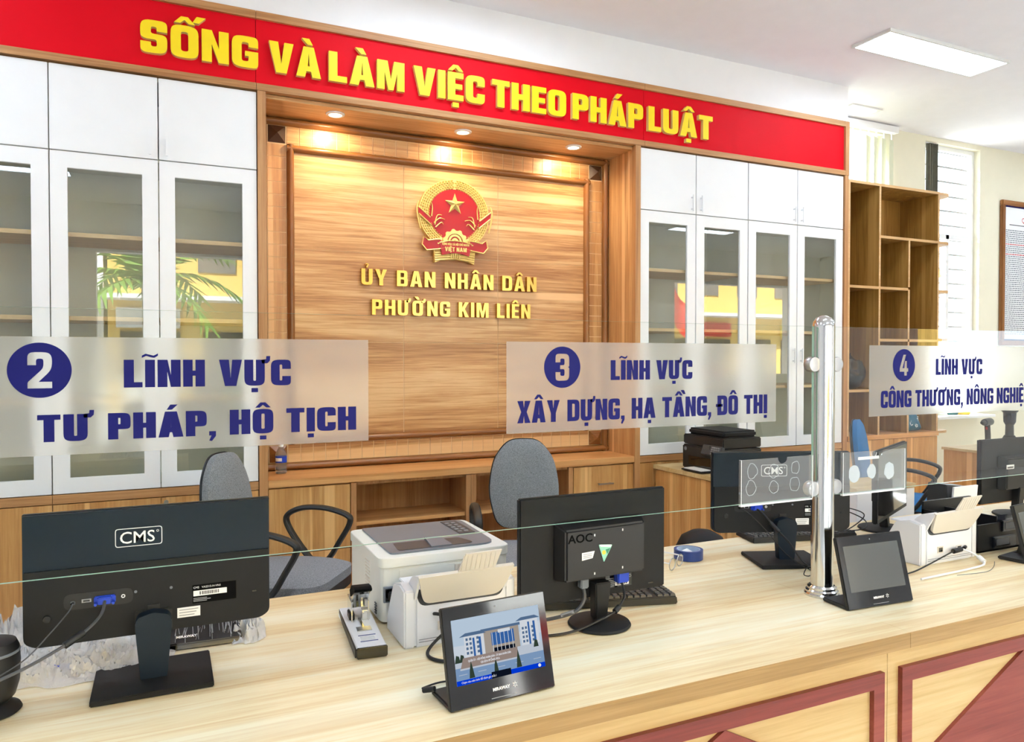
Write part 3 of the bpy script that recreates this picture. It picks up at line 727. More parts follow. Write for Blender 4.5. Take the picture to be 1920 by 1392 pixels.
# rice wreath: rows of grains on each side
for sgn in (-1, 1):
    g = MB(); rr = random.Random(5)
    for row in range(5):
        r0 = .163 + row*.0125
        na = 26 + row
        for k in range(na):
            a = math.radians(-58 + (148*(k + .5*(row % 2))/na))
            cx_, cz_ = sgn*r0*math.cos(a)*1.02, r0*math.sin(a)*.965
            ta = a + PI/2 + math.radians(14*(1 if row % 2 else -1))
            dx, dz = sgn*math.cos(ta), math.sin(ta); nx, nz_ = -dz, dx
            L, W_ = .0095, .0055
            y = -.031
            g.add([(cx_-dx*L, y, cz_-dz*L), (cx_+nx*W_, y, cz_+nz_*W_), (cx_+dx*L, y, cz_+dz*L), (cx_-nx*W_, y, cz_-nz_*W_), (cx_, y-.010, cz_)],
                  [(0,1,4),(1,2,4),(2,3,4),(3,0,4),(3,2,1,0)])
    o = EP(g, 'rice_sheaf', 'gold_satin'); o['kind'] = 'stuff'
    # loose ears curling over the field
    for (p0, p1, p2) in (((.135,-.06),(.10,-.03),(.065,-.035)), ((.13,-.07),(.115,-.015),(.085,-.01)), ((.125,-.085),(.09,-.055),(.075,-.065)), ((.15,-.02),(.145,.03),(.15,.06))):
        pts = catmull([(sgn*p0[0], -.036, p0[1]), (sgn*p1[0], -.038, p1[1]), (sgn*p2[0], -.036, p2[1])], 6)
        EP(MB().tube(pts, [.0045*(1-i/len(pts)*.7) for i in range(len(pts))], 6), 'rice_ear', 'gold_satin', smooth=True)
    # side ribbon across the sheaf
    band = [(.155,-.075),(.232,-.012),(.236,.030),(.160,-.030)]
    EP(MB().shape([[(sgn*p[0], p[1]) for p in band]], -.044, -.036), 'side_ribbon', 'emblem_red')
    for e0, e1 in ((0, 1), (3, 2)):
        EP(MB().tube([(sgn*band[e0][0], -.043, band[e0][1]), (sgn*band[e1][0], -.043, band[e1][1])], .004, 6), 'ribbon_edge', 'gold_satin')
    EP(MB().tube(catmull([(sgn*.232, -.04, .062), (sgn*.243, -.042, .03), (sgn*.240, -.042, -.02), (sgn*.222, -.04, -.10)], 5), .005, 6), 'ribbon_fold', 'gold_satin', smooth=True)
    # lower scroll
    sc = [(.055,-.205),(.110,-.215),(.190,-.225),(.215,-.195),(.205,-.150),(.180,-.165),(.120,-.160),(.085,-.165)]
    EP(MB().shape([rpoly([(sgn*p[0], p[1], .012) for p in sc], 4)], -.046, -.030), 'lower_scroll', 'emblem_red')
    EP(MB().tube([(sgn*p[0], -.046, p[1]) for p in [(.06,-.205),(.110,-.218),(.185,-.228),(.213,-.195),(.203,-.148),(.175,-.168),(.125,-.160),(.092,-.158),(.088,-.180),(.115,-.185)]], .0042, 6), 'scroll_edge', 'gold_satin')
# star
st = []
for k in range(10):
    a = PI/2 + k*PI/5; r = .068 if k % 2 == 0 else .027
    st.append((r*math.cos(a), r*math.sin(a)+.062))
sv = [(p[0], -.034, p[1]) for p in st] + [(0, -.052, .062)]
EP(MB().add(sv, [(k, (k+1) % 10, 10) for k in range(10)] + [tuple(reversed(range(10)))]), 'star', 'gold_satin')
# cogwheel
cg = []
for k in range(40):
    a = 2*PI*(k+.5)/40; r = .080 if (k // 2) % 2 else .070
    cg.append((r*math.cos(a), -.165 + r*math.sin(a)*.96))
EP(MB().shape([cg, circ(0, -.165, .050, .048, 24)], -.040, -.031), 'cogwheel', 'gold_satin')
for r0, r1 in ((.044, .031), (.022, .010)): EP(MB().shape([circ(0,-.165,r0,None,24), circ(0,-.165,r1,None,24)], -.038, -.031), 'wheel_ring', 'gold_satin')
# ribbon plate with the country name
rb = [(-.105,-.178),(-.05,-.166),(0,-.163),(.05,-.166),(.105,-.178),(.088,-.252),(.04,-.240),(0,-.237),(-.04,-.240),(-.088,-.252)]
EP(MB().shape([rb], -.050, -.030), 'name_ribbon', 'emblem_red')
EP(MB().tube([(p[0], -.050, p[1]) for p in rb[:5]], .003, 6), 'ribbon_trim', 'gold_satin')
mb = MB()
for shapes in lettering('VIỆT NAM', -.070, .070, -.228, .026, t=.2, h=.17, gap=.12):
    for s in shapes: mb.shape(s, -.053, -.050)
EP(mb, 'country_name', 'gold_satin')
mb = MB()
for shapes in lettering('CỘNG HÒA XÃ HỘI CHỦ NGHĨA', -.088, .088, -.191, .013, t=.2, h=.17, gap=.14):
    for s in shapes: mb.shape(s, -.0525, -.050)
EP(mb, 'motto', 'gold_satin')
# bound stalks fanning out below
for k in range(5):
    z = -.215 - k*.014
    for sgn in (-1, 1):
        EP(MB().tube([(sgn*.128, -.033, z-.014), (sgn*.06, -.036, z-.006), (0, -.036, z)], .0052, 6), 'stalk', 'gold_satin')
for k in range(5): EP(MB().tube([(-.026+k*.013, -.042, -.238), (-.026+k*.013, -.042, -.268)], .004, 6), 'binding', 'gold_satin')

# ------------------------------------------------------------------ open oak shelf unit at the right
t = thing('oak_shelf_unit', 'tall open oak shelf unit with uneven compartments right of the white cabinets', 'shelf unit', (5.16, 4.17, 0))
SX0, SX1, SY0, SY1 = 4.645, 5.672, 4.0, 4.35; e = .018
sh = lambda x0, x1, z, nm='shelf': (PW(t, B(x0, x1, SY0+.001, SY1-.008, z-.02, z), nm, 'wood_shelf'), PW(t, B(x0, x1, SY0-.002, SY0+.001, z-.02, z), 'edge_strip', 'wood_shelf_edge'))
def up(x, z0, z1):
    PW(t, B(x-e/2, x+e/2, SY0+.001, SY1-.008, z0, z1), 'upright', 'wood_shelf'); PW(t, B(x-e/2, x+e/2, SY0-.002, SY0+.001, z0, z1), 'edge_strip', 'wood_shelf_edge')
PW(t, B(SX0, SX1, SY1-.008, SY1, .84, 2.80), 'back_panel', 'wood_shelf')
up(SX0+e/2, .87, 2.78); up(SX1-e/2, .87, 2.78); sh(SX0, SX1, 2.80, 'top')
up(4.985, .87, 2.78); sh(4.994, SX1-e, 2.405); up(5.317, 2.02, 2.385); up(5.317, .87, 1.59); up(5.317, 1.61, 2.0)
sh(SX0+e, 4.976, 2.012); sh(4.994, 5.308, 2.012); sh(4.994, 5.308, 1.61); sh(5.326, SX1-e, 1.61); sh(SX0+e, 4.976, 1.222); sh(4.994, 5.308, 1.222)
PW(t, B(SX0, SX1, SY0-.012, SY1, .835, .87), 'counter_board', 'wood_sill')
PW(t, B(SX0, SX1, SY0+.02, SY1, 0, .835), 'base', 'wood_cupboard')
for a, c in ((SX0, 5.158), (5.16, SX1)): PW(t, B(a+.003, c-.002, SY0, SY0+.02, .06, .83), 'base_door', 'wood_cupboard')
for z in (2.80, 2.405, 2.012, 1.62, 1.24, .87):
    PW(t, MB().shape([rpoly([(SX1, SY0+.005), (SX1+.165, SY0+.01, .10), (SX1+.24, SY1, .03), (SX1, SY1)], 8)], z-.02, z, 'z'), 'corner_shelf', 'wood_shelf_edge')
# things in the shelf
t = thing('garbage_bag', 'shiny black plastic bag slumped in the left compartment of the oak shelf', 'bag', (4.80, 4.12, 1.222))
mb = MB(); N1, N2 = 22, 14; vs = []; fs = []
mat('bag_black', (14, 14, 16), 0.22, var=0.1, vscale=30)
for j in range(N2+1):
    ph = PI*j/N2
    for i in range(N1):
        th = 2*PI*i/N1
        r = 1 + .16*noise.noise(Vector((math.cos(th)*2.2*math.sin(ph), math.sin(th)*2.2*math.sin(ph), math.cos(ph)*2.2+4))) + .06*noise.noise(Vector((math.cos(th)*7, math.sin(th)*7, math.cos(ph)*7)))
        sx = math.sin(ph)**.8
        vs.append((.135*r*sx*math.cos(th) + .02*math.cos(ph), .10*r*sx*math.sin(th), max(0.001, .125*r*(1-math.cos(ph)) if ph < PI*.6 else .125*r*(1-math.cos(ph)))))
for j in range(N2):
    for i in range(N1): fs.append((j*N1+i, j*N1+(i+1) % N1, (j+1)*N1+(i+1) % N1, (j+1)*N1+i))
mb.add(vs, fs); mb.build('bag', 'bag_black', t, smooth=True)
MB().lathe([(.012, .24), (.022, .255), (.03, .275), (.012, .28)], 10, (-.02, 0)).build('tied_neck', 'bag_black', t, smooth=True)
t = thing('cushion', 'teal cushion with white leaf print leaning in the oak shelf', 'cushion', (5.44, 4.10, .872), math.radians(8))
pm = rpoly([(-.10,0,.03),(.17,0,.03),(.03,.20,.03),(-.12,.20,.03)], 5)
mat('cushion_teal', (58, 110, 138), 0.9, var=0.15, vscale=60)
MB().cushion(pm, .03, -.02, -.045, 'y', 6, bulge0=.04).build('cover', 'cushion_teal', t, smooth=True)
lf = MB()
for (sx, sz, a, L) in ((-.05,.05,60,.12), (.03,.03,75,.10)):
    a = math.radians(a); dx, dz = math.cos(a), math.sin(a)
    for k in range(6):
        for s in (-1, 1):
            bx, bz = sx+dx*L*k/6, sz+dz*L*k/6; aa = a + s*math.radians(48); Lk = .034*(1-k/8)
            ex, ez = bx+math.cos(aa)*Lk, bz+math.sin(aa)*Lk
            nx, nz_ = -math.sin(aa)*.005, math.cos(aa)*.005
            mx_, mz_ = (bx+ex)/2, (bz+ez)/2
            yb = -.062 + .28*((mx_-.0)**2+(mz_-.09)**2)*2
            lf.add([(bx,yb,bz),(mx_+nx,yb,mz_+nz_),(ex,yb,ez),(mx_-nx,yb,mz_-nz_)], [(0,1,2,3)])
lf.build('leaf_print', 'white_print', t)

# ------------------------------------------------------------------ service counter
TOP = .76
t = thing('counter_worktop', 'long pale oak worktop of the service counter with one joint', 'worktop', (1.5, 1.76, .72))
for a, c in ((-1.6, 1.7195), (1.7205, 4.6)):
    PW(t, B(a, c, 1.2815, 2.25, .7205, TOP), 'slab', 'wood_top')
    PW(t, B(a, c, 1.28, 1.2815, .72, TOP-.0006), 'edge_band', 'wood_top_edge')
t = thing('service_counter', 'front of the service counter with red-brown frames and diamonds on pale oak', 'counter', (1.5, 1.4, 0))
for a, c in ((-1.6, 1.6622), (1.6638, 4.6)):
    PW(t, B(a, c, 1.302, 1.322, 0, .7195), 'front_board', 'wood_front')
PW(t, B(-1.6, 4.6, 1.322, 1.34, 0, .7195), 'inner_board', 'wood_front')
for x in (-1.58, -.1, 1.55, 3.0, 4.58): PW(t, B(x-.01, x+.01, 1.34, 2.2, 0, .7195), 'gable', 'wood_front')
for x0 in (-1.532, -.447, .618, 1.703, 2.788):
    x1 = x0 + 1.02; z0, z1, w_ = .11, .668, .038; ya, yb = 1.289, 1.302
    def fr4(q): return PW(t, MB().shape([q], ya, yb), 'frame_strip', 'wood_red')
    fr4([(x0,z1),(x1,z1),(x1-w_,z1-w_),(x0+w_,z1-w_)]); fr4([(x0,z0),(x1,z0),(x1-w_,z0+w_),(x0+w_,z0+w_)])
    fr4([(x0,z0),(x0,z1),(x0+w_,z1-w_),(x0+w_,z0+w_)]); fr4([(x1,z0),(x1,z1),(x1-w_,z1-w_),(x1-w_,z0+w_)])
    xm, zm = (x0+x1)/2, (z0+z1)/2
    PW(t, MB().shape([[(xm, z1-w_-.002), (x1-w_-.002, zm), (xm, z0+w_+.002), (x0+w_+.002, zm)]], 1.292, 1.302), 'diamond_panel', 'wood_red')

# ------------------------------------------------------------------ steel posts and glass screens
GY = 1.6
def post(x, label):
    t = thing('screen_post', label, 'post', (x, GY, TOP), 0, 'polished posts of the glass screen')
    MB().lathe([(.032, .004), (.032, .792), (.030, .806), (.022, .818), (.010, .8245), (.001, .826)], 40).build('tube', 'steel', t, smooth=True)
    MB().lathe([(.050, 0), (.050, .006), (.046, .010), (.046, .015), (.041, .019), (.041, .025), (.035, .030), (.0325, .030)], 40).build('base_flange', 'steel', t, smooth=True)
    for zc in (.682, .318):
        for sx in (-1, 1):
            MB().lathe([(.0005, -.013), (.021, -.012), (.022, -.010), (.022, .010), (.021, .012), (.0005, .013)], 24, (sx*.046, zc), 'y').build('glass_clamp', 'brushed_steel', t, smooth=True)
    return t
post(1.76, 'polished steel post with glass clamps standing right of the middle monitor')
post(-.62, 'polished steel post outside the left picture edge holding the left screen')
def glass(x0, x1, label, grp='clear glass screens over the counter'):
    t = thing('glass_screen', label, 'glass screen', ((x0+x1)/2, GY, 1.053), 0, grp)
    mb = MB(); z0, z1, y0, y1 = 1.053, 1.553, GY-.004, GY+.004
    mb.add([(x0,y0,z0),(x1,y0,z0),(x1,y0,z1),(x0,y0,z1)], [(0,1,2,3)]); mb.add([(x0,y1,z0),(x1,y1,z0),(x1,y1,z1),(x0,y1,z1)], [(3,2,1,0)])
    mb.mi = 1
    mb.add([(x0,y0,z0),(x1,y0,z0),(x1,y1,z0),(x0,y1,z0),(x0,y0,z1),(x1,y0,z1),(x1,y1,z1),(x0,y1,z1)], [(0,3,2,1),(4,5,6,7),(1,2,6,5),(3,0,4,7)])
    PW(t, mb, 'sheet', ['pane_clear', 'glass_edge'])
    return t
gL = glass(-.575, 1.718, 'long clear glass screen carrying the films numbered 2 and 3')
gR = glass(1.802, 4.1, 'clear glass screen right of the steel post carrying the film numbered 4')
def film(x0, x1, num, ccx, l1, l2, label):
    """frosted film stuck on the glass, with a numbered disc and two lines of print"""
    t = thing('frosted_sign_film', label, 'sign', ((x0+x1)/2, GY-.0042, 1.281), 0, 'frosted department signs on the glass')
    PW(t, B(x0, x1, GY-.0048, GY-.0043, 1.281, 1.4995), 'film', 'frosted_film')
    ya, yb = GY-.0054, GY-.0049
    s, w_ = glyph(num, .21, .18)
    dig = [(ccx + (p[0]-w_/2)*.064, 1.405 + p[1]*.066) for p in s[0][0]]
    PW(t, MB().shape([circ(ccx, 1.438, .0505, .0505, 56), dig], ya, yb), 'number_disc', 'film_blue')
    for k, (txt, a, c, z0, cap, st, sp) in enumerate((l1, l2)):
        words = txt.split(' '); k = 0
        letters = lettering(txt, a, c, z0, cap, t=st+.02, h=.19, gap=.07, space=sp)
        for wd in words:
            mb = MB()
            for shapes in letters[k:k+len(wd)]:
                for q in shapes: mb.shape(q, ya, yb)
            k += len(wd)
            PW(t, mb, 'printed_word', 'film_blue')
film(-.44, .400, '2', -.207, ('LĨNH VỰC', -.071, .237, 1.404, .053, .25, .34), ('TƯ PHÁP, HỘ TỊCH', -.212, .373, 1.306, .050, .25, .34), 'frosted sign film with blue number 2 reading TƯ PHÁP, HỘ TỊCH')
film(.730, 1.571, '3', .880, ('LĨNH VỰC', 1.019, 1.275, 1.405, .050, .24, .30), ('XÂY DỰNG, HẠ TẦNG, ĐÔ THỊ', .758, 1.538, 1.305, .053, .23, .34), 'frosted sign film with blue number 3 in the middle of the glass')
film(1.947, 2.788, '4', 2.101, ('LĨNH VỰC', 2.251, 2.485, 1.406, .052, .23, .30), ('CÔNG THƯƠNG, NÔNG NGHIỆP', 1.998, 2.745, 1.306, .053, .22, .30), 'frosted sign film with blue number 4 right of the steel post')
# acrylic leaflet pockets low on the glass, with glue marks
mat('glue', (206, 214, 220), 0.5, var=0.05, vscale=50)
def pocket(x0, x1, label, blobs, solid):
    t = thing('leaflet_pocket', label, 'leaflet holder', ((x0+x1)/2, GY-.006, 1.052))
    y0 = GY-.012
    notch = [(x1-.115 + .018*math.cos(a), 1.178 + .018*math.sin(a)) for a in [PI + PI*k/10 for k in range(11)]]
    PW(t, MB().shape([[(x0,1.053),(x1,1.053),(x1,1.178)] + list(reversed(notch)) + [(x0,1.178)]], y0-.002, y0), 'front_sheet', 'acrylic')
    for a, c in ((x0, x0+.004), (x1-.004, x1)): PW(t, B(a, c, y0, GY-.0045, 1.053, 1.178), 'side_strip', 'acrylic')
    PW(t, B(x0, x1, y0-.002, GY-.0045, 1.049, 1.053), 'bottom_strip', 'white_print')
    for a in (x0, x1): PW(t, B(a-.0008, a+.0008, y0-.0028, y0-.002, 1.053, 1.178), 'polished_edge', 'white_print')
    rr = random.Random(int(x0*100))
    for (bx, bz, br) in blobs:
        lp = []
        for k in range(16):
            a = 2*PI*k/16; q = br*(1 + .12*noise.noise(Vector((math.cos(a)*1.5+bx*9, math.sin(a)*1.5, bz*7)))*2)
            lp.append((bx + q*math.cos(a), bz + q*1.15*math.sin(a)))
        if solid: PW(t, MB().shape([lp], y0+.0002, y0+.0012), 'glue_spot', 'glue')
        else: PW(t, MB().tube([(p[0], y0+.0012, p[1]) for p in lp], .0007, 5, closed=True), 'glue_ring', 'glue')
    return t
pocket(1.437, 1.704, 'clear acrylic leaflet pocket with glue rings left of the steel post', ((1.480,1.145,.018),(1.475,1.098,.018),(1.56,1.14,.018),(1.56,1.095,.016),(1.64,1.145,.016),(1.638,1.098,.018)), False)
t = pocket(1.828, 2.097, 'clear acrylic leaflet pocket with three pale glue spots right of the steel post', ((1.878,1.112,.023),(1.952,1.116,.019),(2.03,1.113,.022)), True)
PW(t, B(1.895, 1.985, GY-.0108, GY-.0100, 1.152, 1.161), 'paper_strip', 'white_print')
PW(t, MB().tube([(1.962+.012*math.cos(a), GY-.0108, 1.172+.013*math.sin(a)) for a in [PI+PI*k/10 for k in range(11)]], .0008, 5), 'clip_wire', 'white_print')

# ------------------------------------------------------------------ monitors
def slim_monitor(name, label, loc, rz):
    """22 inch monitor seen from behind: local +y is the screen side"""
    t = thing(name, label, 'monitor', loc, rz, 'slim dark monitors with a white badge')
    W_, H_ = .245, .280; z0 = .095
    tl = Matrix.Rotation(math.radians(-2.0), 4, 'X')
    b = MB().shape([rpoly([(-W_, z0+.012, .012), (-W_+.02, z0, .02), (W_-.02, z0, .02), (W_, z0+.012, .012), (W_, z0+H_, .003), (-W_, z0+H_, .003)], 4)], .012, .022)
    b.build('bezel', 'black_plastic', t)
    bk = MB().shape([rpoly([(-W_+.002, z0+.014, .012), (-W_+.022, z0+.002, .02), (W_-.022, z0+.002, .02), (W_-.002, z0+.014, .012), (W_-.002, z0+H_-.002), (-W_+.002, z0+H_-.002)], 4)], 0, .012)
    bk.build('back_cover', 'navy_plastic', t)
    low = MB().shape([rpoly([(-W_+.004, z0+.016, .012), (-W_+.024, z0+.004, .02), (W_-.024, z0+.004, .02), (W_-.004, z0+.016, .012), (W_-.004, z0+.162), (-W_+.004, z0+.162)], 4)], -.006, 0)
    low.build('lower_cover', 'black_matte', t)
    B(-W_+.008, W_-.008, .022, .0225, z0+.02, z0+H_-.008).build('screen', 'black_gloss', t)
    rec = MB().shape([rrect(-.170, -.040, z0+.075, z0+.108, .016)], -.0068, -.0058).build('port_bay', 'black_plastic', t)
    B(-.137, -.119, -.0085, -.0066, z0+.088, z0+.095).build('hdmi_port', 'grey_print', rec)
    B(-.134, -.122, -.0088, -.0085, z0+.0895, z0+.0935).build('port_slot', 'black_gloss', rec)
    MB().shape([circ(-.059, z0+.092, .004), circ(-.059, z0+.092, .0022)], -.0080, -.0066).build('audio_jack', 'white_print', rec)
    MB().shape([circ(-.153, z0+.090, .005)], -.0085, -.0066).build('power_socket', 'black_gloss', rec)
    v = MB(); v.box(-.107, -.080, -.024, -.0066, z0+.083, z0+.098); v.box(-.114, -.073, -.016, -.0066, z0+.082, z0+.099); v.build('video_plug', 'vga_blue', t, bevel=.002)
    for dx in (-.110, -.077): MB().lathe([(.003, -.030), (.003, -.016)], 8, (dx, z0+.086), 'y').build('plug_screw', 'vga_blue', t)
    for dx, dz in ((-.035, .098), (.035, .098)): MB().lathe([(.003, -.0078), (.003, -.006)], 10, (dx, z0+dz), 'y').build('screw', 'grey_plastic', t)
    MB().lathe([(.007, -.0095), (.008, -.006)], 14, (-.200, z0+.062), 'y').build('menu_button', 'black_plastic', t, smooth=True)
    lb = B(.078, .170, -.0068, -.006, z0+.056, z0+.097).build('rating_plate', 'ink_black', t)
    B(.080, .150, -.0073, -.0068, z0+.072, z0+.084).build('barcode_label', 'white_print', lb)
    mb = MB(); rr = random.Random(2); x = .093
    while x < .132:
        q = .0008 + rr.random()*.0016; mb.box(x, x+q, -.0076, -.0073, z0+.0745, z0+.082); x += q + .0008 + rr.random()*.001
    mb.build('barcode', 'dark_print', lb)
    printed('CMS   VA2215-H-VN1', .0062, 'white_print', lb, (.080, -.0071, z0+.089), align='LEFT')
    mb = MB()
    for k in range(3): mb.box(.080, .108 + .008*(k % 2), -.0071, -.0068, z0+.0598+k*.0032, z0+.0612+k*.0032)
    mb.build('small_print', 'grey_print', lb)
    ser = B(.047, .094, -.0072, -.0062, z0+.028, z0+.050).build('serial_sticker', 'white_print', t)
    mb = MB()
    for k in range(3): mb.box(.051, .082+.004*k, -.0076, -.0072, z0+.032+k*.006, z0+.0338+k*.006)
    mb.build('small_print', 'grey_print', ser)
    B(.205, .214, -.0066, -.0058, z0+.066, z0+.069).build('lock_slot', 'black_gloss', t)
    # badge
    lx, lz = -.028, z0+.216
    MB().shape([rrect(lx-.046, lx+.046, lz-.020, lz+.020, .007), rrect(lx-.0445, lx+.0445, lz-.0185, lz+.0185, .006)], -.0008, 0).build('badge_outline', 'white_print', t)
    printed('CMS', .036, 'white_print', t, (lx-.003, -.0006, lz-.0125), name='badge_letters', offset=.0002, xs=1.0)
    MB().shape([circ(lx+.037, lz+.010, .0026, None, 12), circ(lx+.037, lz+.010, .0017, None, 12)], -.0008, 0).build('badge_mark', 'white_print', t)
    # stand: rounded neck and flat rectangular foot
    hs = MB()
    prof = [(-.026, -.001), (-.034, .09), (-.036, .12), (-.030, .134), (0, .142), (.030, .134), (.036, .12), (.034, .09), (.026, -.001)]
    prof = [(p[0], p[1]+.012) for p in prof]
    hs.shape([rpoly([(p[0], p[1], .006) for p in prof], 3)], -.044, -.012)
    hs.build('neck', 'navy_plastic', t, bevel=.004)
    B(-.037, .037, -.012, -.002, z0+.008, z0+.055).build('neck_mount', 'black_plastic', t, bevel=.002)
    B(-.012, .012, -.010, -.004, z0+.055, z0+.066).build('release_catch', 'black_plastic', t)
    B(-.116, .116, -.117, .073, .001, .013).build('foot', 'black_matte', t, bevel=.002)
    return t
slim_monitor('desktop_monitor', 'dark monitor with a white boxed badge nearest the left picture edge', (-.026, 1.808, TOP), 0)
slim_monitor('desktop_monitor', 'dark monitor with a white boxed badge standing behind the steel post', (1.935, 1.935, TOP), math.radians(-21))

t = thing('desktop_monitor', 'black monitor with a raised back box and a green triangle sticker', 'monitor', (1.035, 1.70, TOP))
B(-.224, .226, -.006, .012, .064, .342).build('back_cover', 'black_matte', t, bevel=.004)
B(-.220, .222, .012, .0125, .075, .335).build('screen', 'black_gloss', t)
B(-.218, .220, .008, .0122, .07, .34).build('bezel', 'black_plastic', t)
hb = MB().hexa([(-.128,-.006,.122),(.146,-.006,.122),(.146,-.006,.275),(-.128,-.006,.275),(-.112,-.048,.126),(.128,-.048,.130),(.128,-.048,.262),(-.112,-.048,.258)])
hb.build('electronics_box', 'black_plastic', t, bevel=.005)
printed('AOC', .030, 'ink_black', t, (-.070, -.0487, .226), name='badge_letters', offset=.0006, xs=1.1)
for x, z in ((-.028, .241), (.058, .247), (-.028, .141), (.058, .147)): B(x-.0015, x+.0015, -.0495, -.0485, z-.003, z+.003).build('vesa_hole', 'white_print', t)
MB().shape([[(-.066,.178),(-.034,.182),(-.028,.200),(-.066,.198)]], -.0492, -.0484).build('paper_sticker', 'white_print', t)
mb = MB()
for k in range(3): mb.box(-.062, -.036, -.0495, -.0492, .184+k*.0045, .1855+k*.0045)
mb.build('sticker_print', 'grey_print', t)
tri = MB().shape([rpoly([(-.016,.215,.004),(.026,.211,.004),(.000,.167,.004)], 3)], -.0494, -.0484).build('triangle_sticker', 'mint', t)
MB().shape([rpoly([(-.014,.2145,.004),(.024,.211,.004),(.021,.205),(-.010,.209)], 3)], -.0497, -.0494).build('sticker_band', 'white_print', tri)
MB().shape([[(.005,.200),(.020,.203),(.010,.187)]], -.0497, -.0494).build('sticker_green', 'green_print', tri)
MB().shape([circ(.000,.193,.006,None,7)], -.0498, -.0494).build('sticker_yellow', 'yellow_print', tri)
lab = B(.030, .115, -.0075, -.006, .082, .116).build('rating_plate', 'black_gloss', t)
B(.062, .105, -.0082, -.0075, .086, .100).build('barcode_label', 'white_print', lab)
mb = MB()
for k in range(16): mb.box(.066+k*.0022, .0668+k*.0022+.0006*(k % 3), -.0086, -.0082, .088, .096)
mb.build('barcode', 'dark_print', lab)
mb = MB()
for k in range(5): mb.box(.034, .058+.004*(k % 3), -.0079, -.0075, .086+k*.005, .0875+k*.005)
for k in range(4): mb.shape([circ(.076+k*.011, .108, .004, None, 10), circ(.076+k*.011, .108, .003, None, 10)], -.0079, -.0075)
mb.build('small_print', 'grey_print', lab)
v = MB(); v.box(.057, .093, -.030, -.006, .098, .128); v.build('video_plug', 'vga_blue', t, bevel=.003)
v = MB(); v.box(-.058, -.034, -.032, -.010, .098, .124); v.build('power_plug', 'grey_plastic', t, bevel=.003)
MB().hexa([(-.012,-.032,.010),(.022,-.032,.010),(.022,.0,.010),(-.012,.0,.010),(-.022,-.046,.112),(.026,-.046,.112),(.026,-.010,.112),(-.022,-.010,.112)]).build('neck', 'black_plastic', t, bevel=.003)
MB().lathe([(.080,.001),(.083,.004),(.080,.009),(.050,.013),(.022,.014)], 40, (-.005, -.035)).build('foot', 'black_matte', t, smooth=True)
B(.17, .186, -.0066, -.0058, .078, .081).build('lock_slot', 'black_gloss', t)

def cable(name, pts, r, m, label, cat='cable', n=6, parts=()):
    t = thing(name, label, cat, pts[0])
    o0 = Vector(pts[0])
    P = catmull([Vector(p)-o0 for p in pts], 8)
    MB().tube(P, r, n).build('cord', m, t, smooth=True)
    for (nm, a, b_, rr, mm) in parts:
        MB().tube(catmull([Vector(a)-o0, (Vector(a)+Vector(b_))/2-o0, Vector(b_)-o0], 4), rr, 10).build(nm, mm, t, smooth=True)
    return t
mat('cord_black', (22, 22, 24), 0.5, var=0.0)
mat('cord_grey', (78, 80, 84), 0.5, var=0.0)
mat('cord_white', (232, 232, 232), 0.45, var=0.0)
# left monitor cables
cable('video_cable', [(-.119,1.785,.945), (-.125,1.755,.925), (-.155,1.715,.905), (-.20,1.69,.885), (-.25,1.665,.868), (-.32,1.65,.845), (-.40,1.66,.80), (-.46,1.70,.765)], .0033, 'cord_grey', 'grey video cable hanging from the blue plug of the left monitor', parts=(('ferrite', (-.152,1.718,.9065), (-.184,1.698,.891), .0072, 'black_plastic'),))
cable('power_lead', [(-.179,1.796,.944), (-.185,1.77,.935), (-.215,1.735,.905), (-.25,1.70,.875), (-.30,1.68,.85), (-.38,1.68,.80), (-.44,1.72,.765)], .0014, 'cord_grey', 'thin power lead from the socket of the left monitor')
# middle monitor cables
cable('video_cable', [(1.11,1.682,.858), (1.112,1.672,.835), (1.10,1.66,.815), (1.065,1.645,.795), (1.00,1.635,.780), (.93,1.63,.768), (.86,1.64,.765), (.80,1.68,.765)], .0035, 'cord_black', 'black video cable curving from the blue plug of the middle monitor', parts=(('ferrite', (1.082,1.651,.803), (1.065,1.645,.795), .0075, 'black_plastic'),))
cable('power_lead', [(.989,1.679,.86), (.985,1.665,.835), (.965,1.665,.808), (.935,1.675,.795), (.90,1.70,.782), (.87,1.74,.766)], .0048, 'cord_grey', 'ribbed grey power lead below the back box of the middle monitor', parts=(('wrapped_end', (.955,1.668,.803), (.925,1.682,.792), .0058, 'grey_print'),))
# right monitor cables
cable('video_cable', [(1.835,1.958,.945), (1.842,1.925,.930), (1.855,1.875,.885), (1.865,1.83,.85), (1.885,1.80,.80), (1.92,1.79,.772), (1.96,1.81,.766), (2.02,1.84,.765)], .0032, 'cord_black', 'black video cable of the monitor beside the steel post', parts=(('ferrite', (1.848,1.898,.905), (1.857,1.868,.879), .0068, 'black_plastic'),))
cable('power_lead', [(1.79,1.98,.943), (1.80,1.945,.930), (1.825,1.89,.88), (1.85,1.84,.82), (1.88,1.80,.785), (1.90,1.77,.768), (1.86,1.74,.765), (1.83,1.735,.775), (1.87,1.755,.79), (1.93,1.78,.77), (2.0,1.80,.765)], .0016, 'cord_black', 'thin looping power lead beside the foot of the steel post monitor')

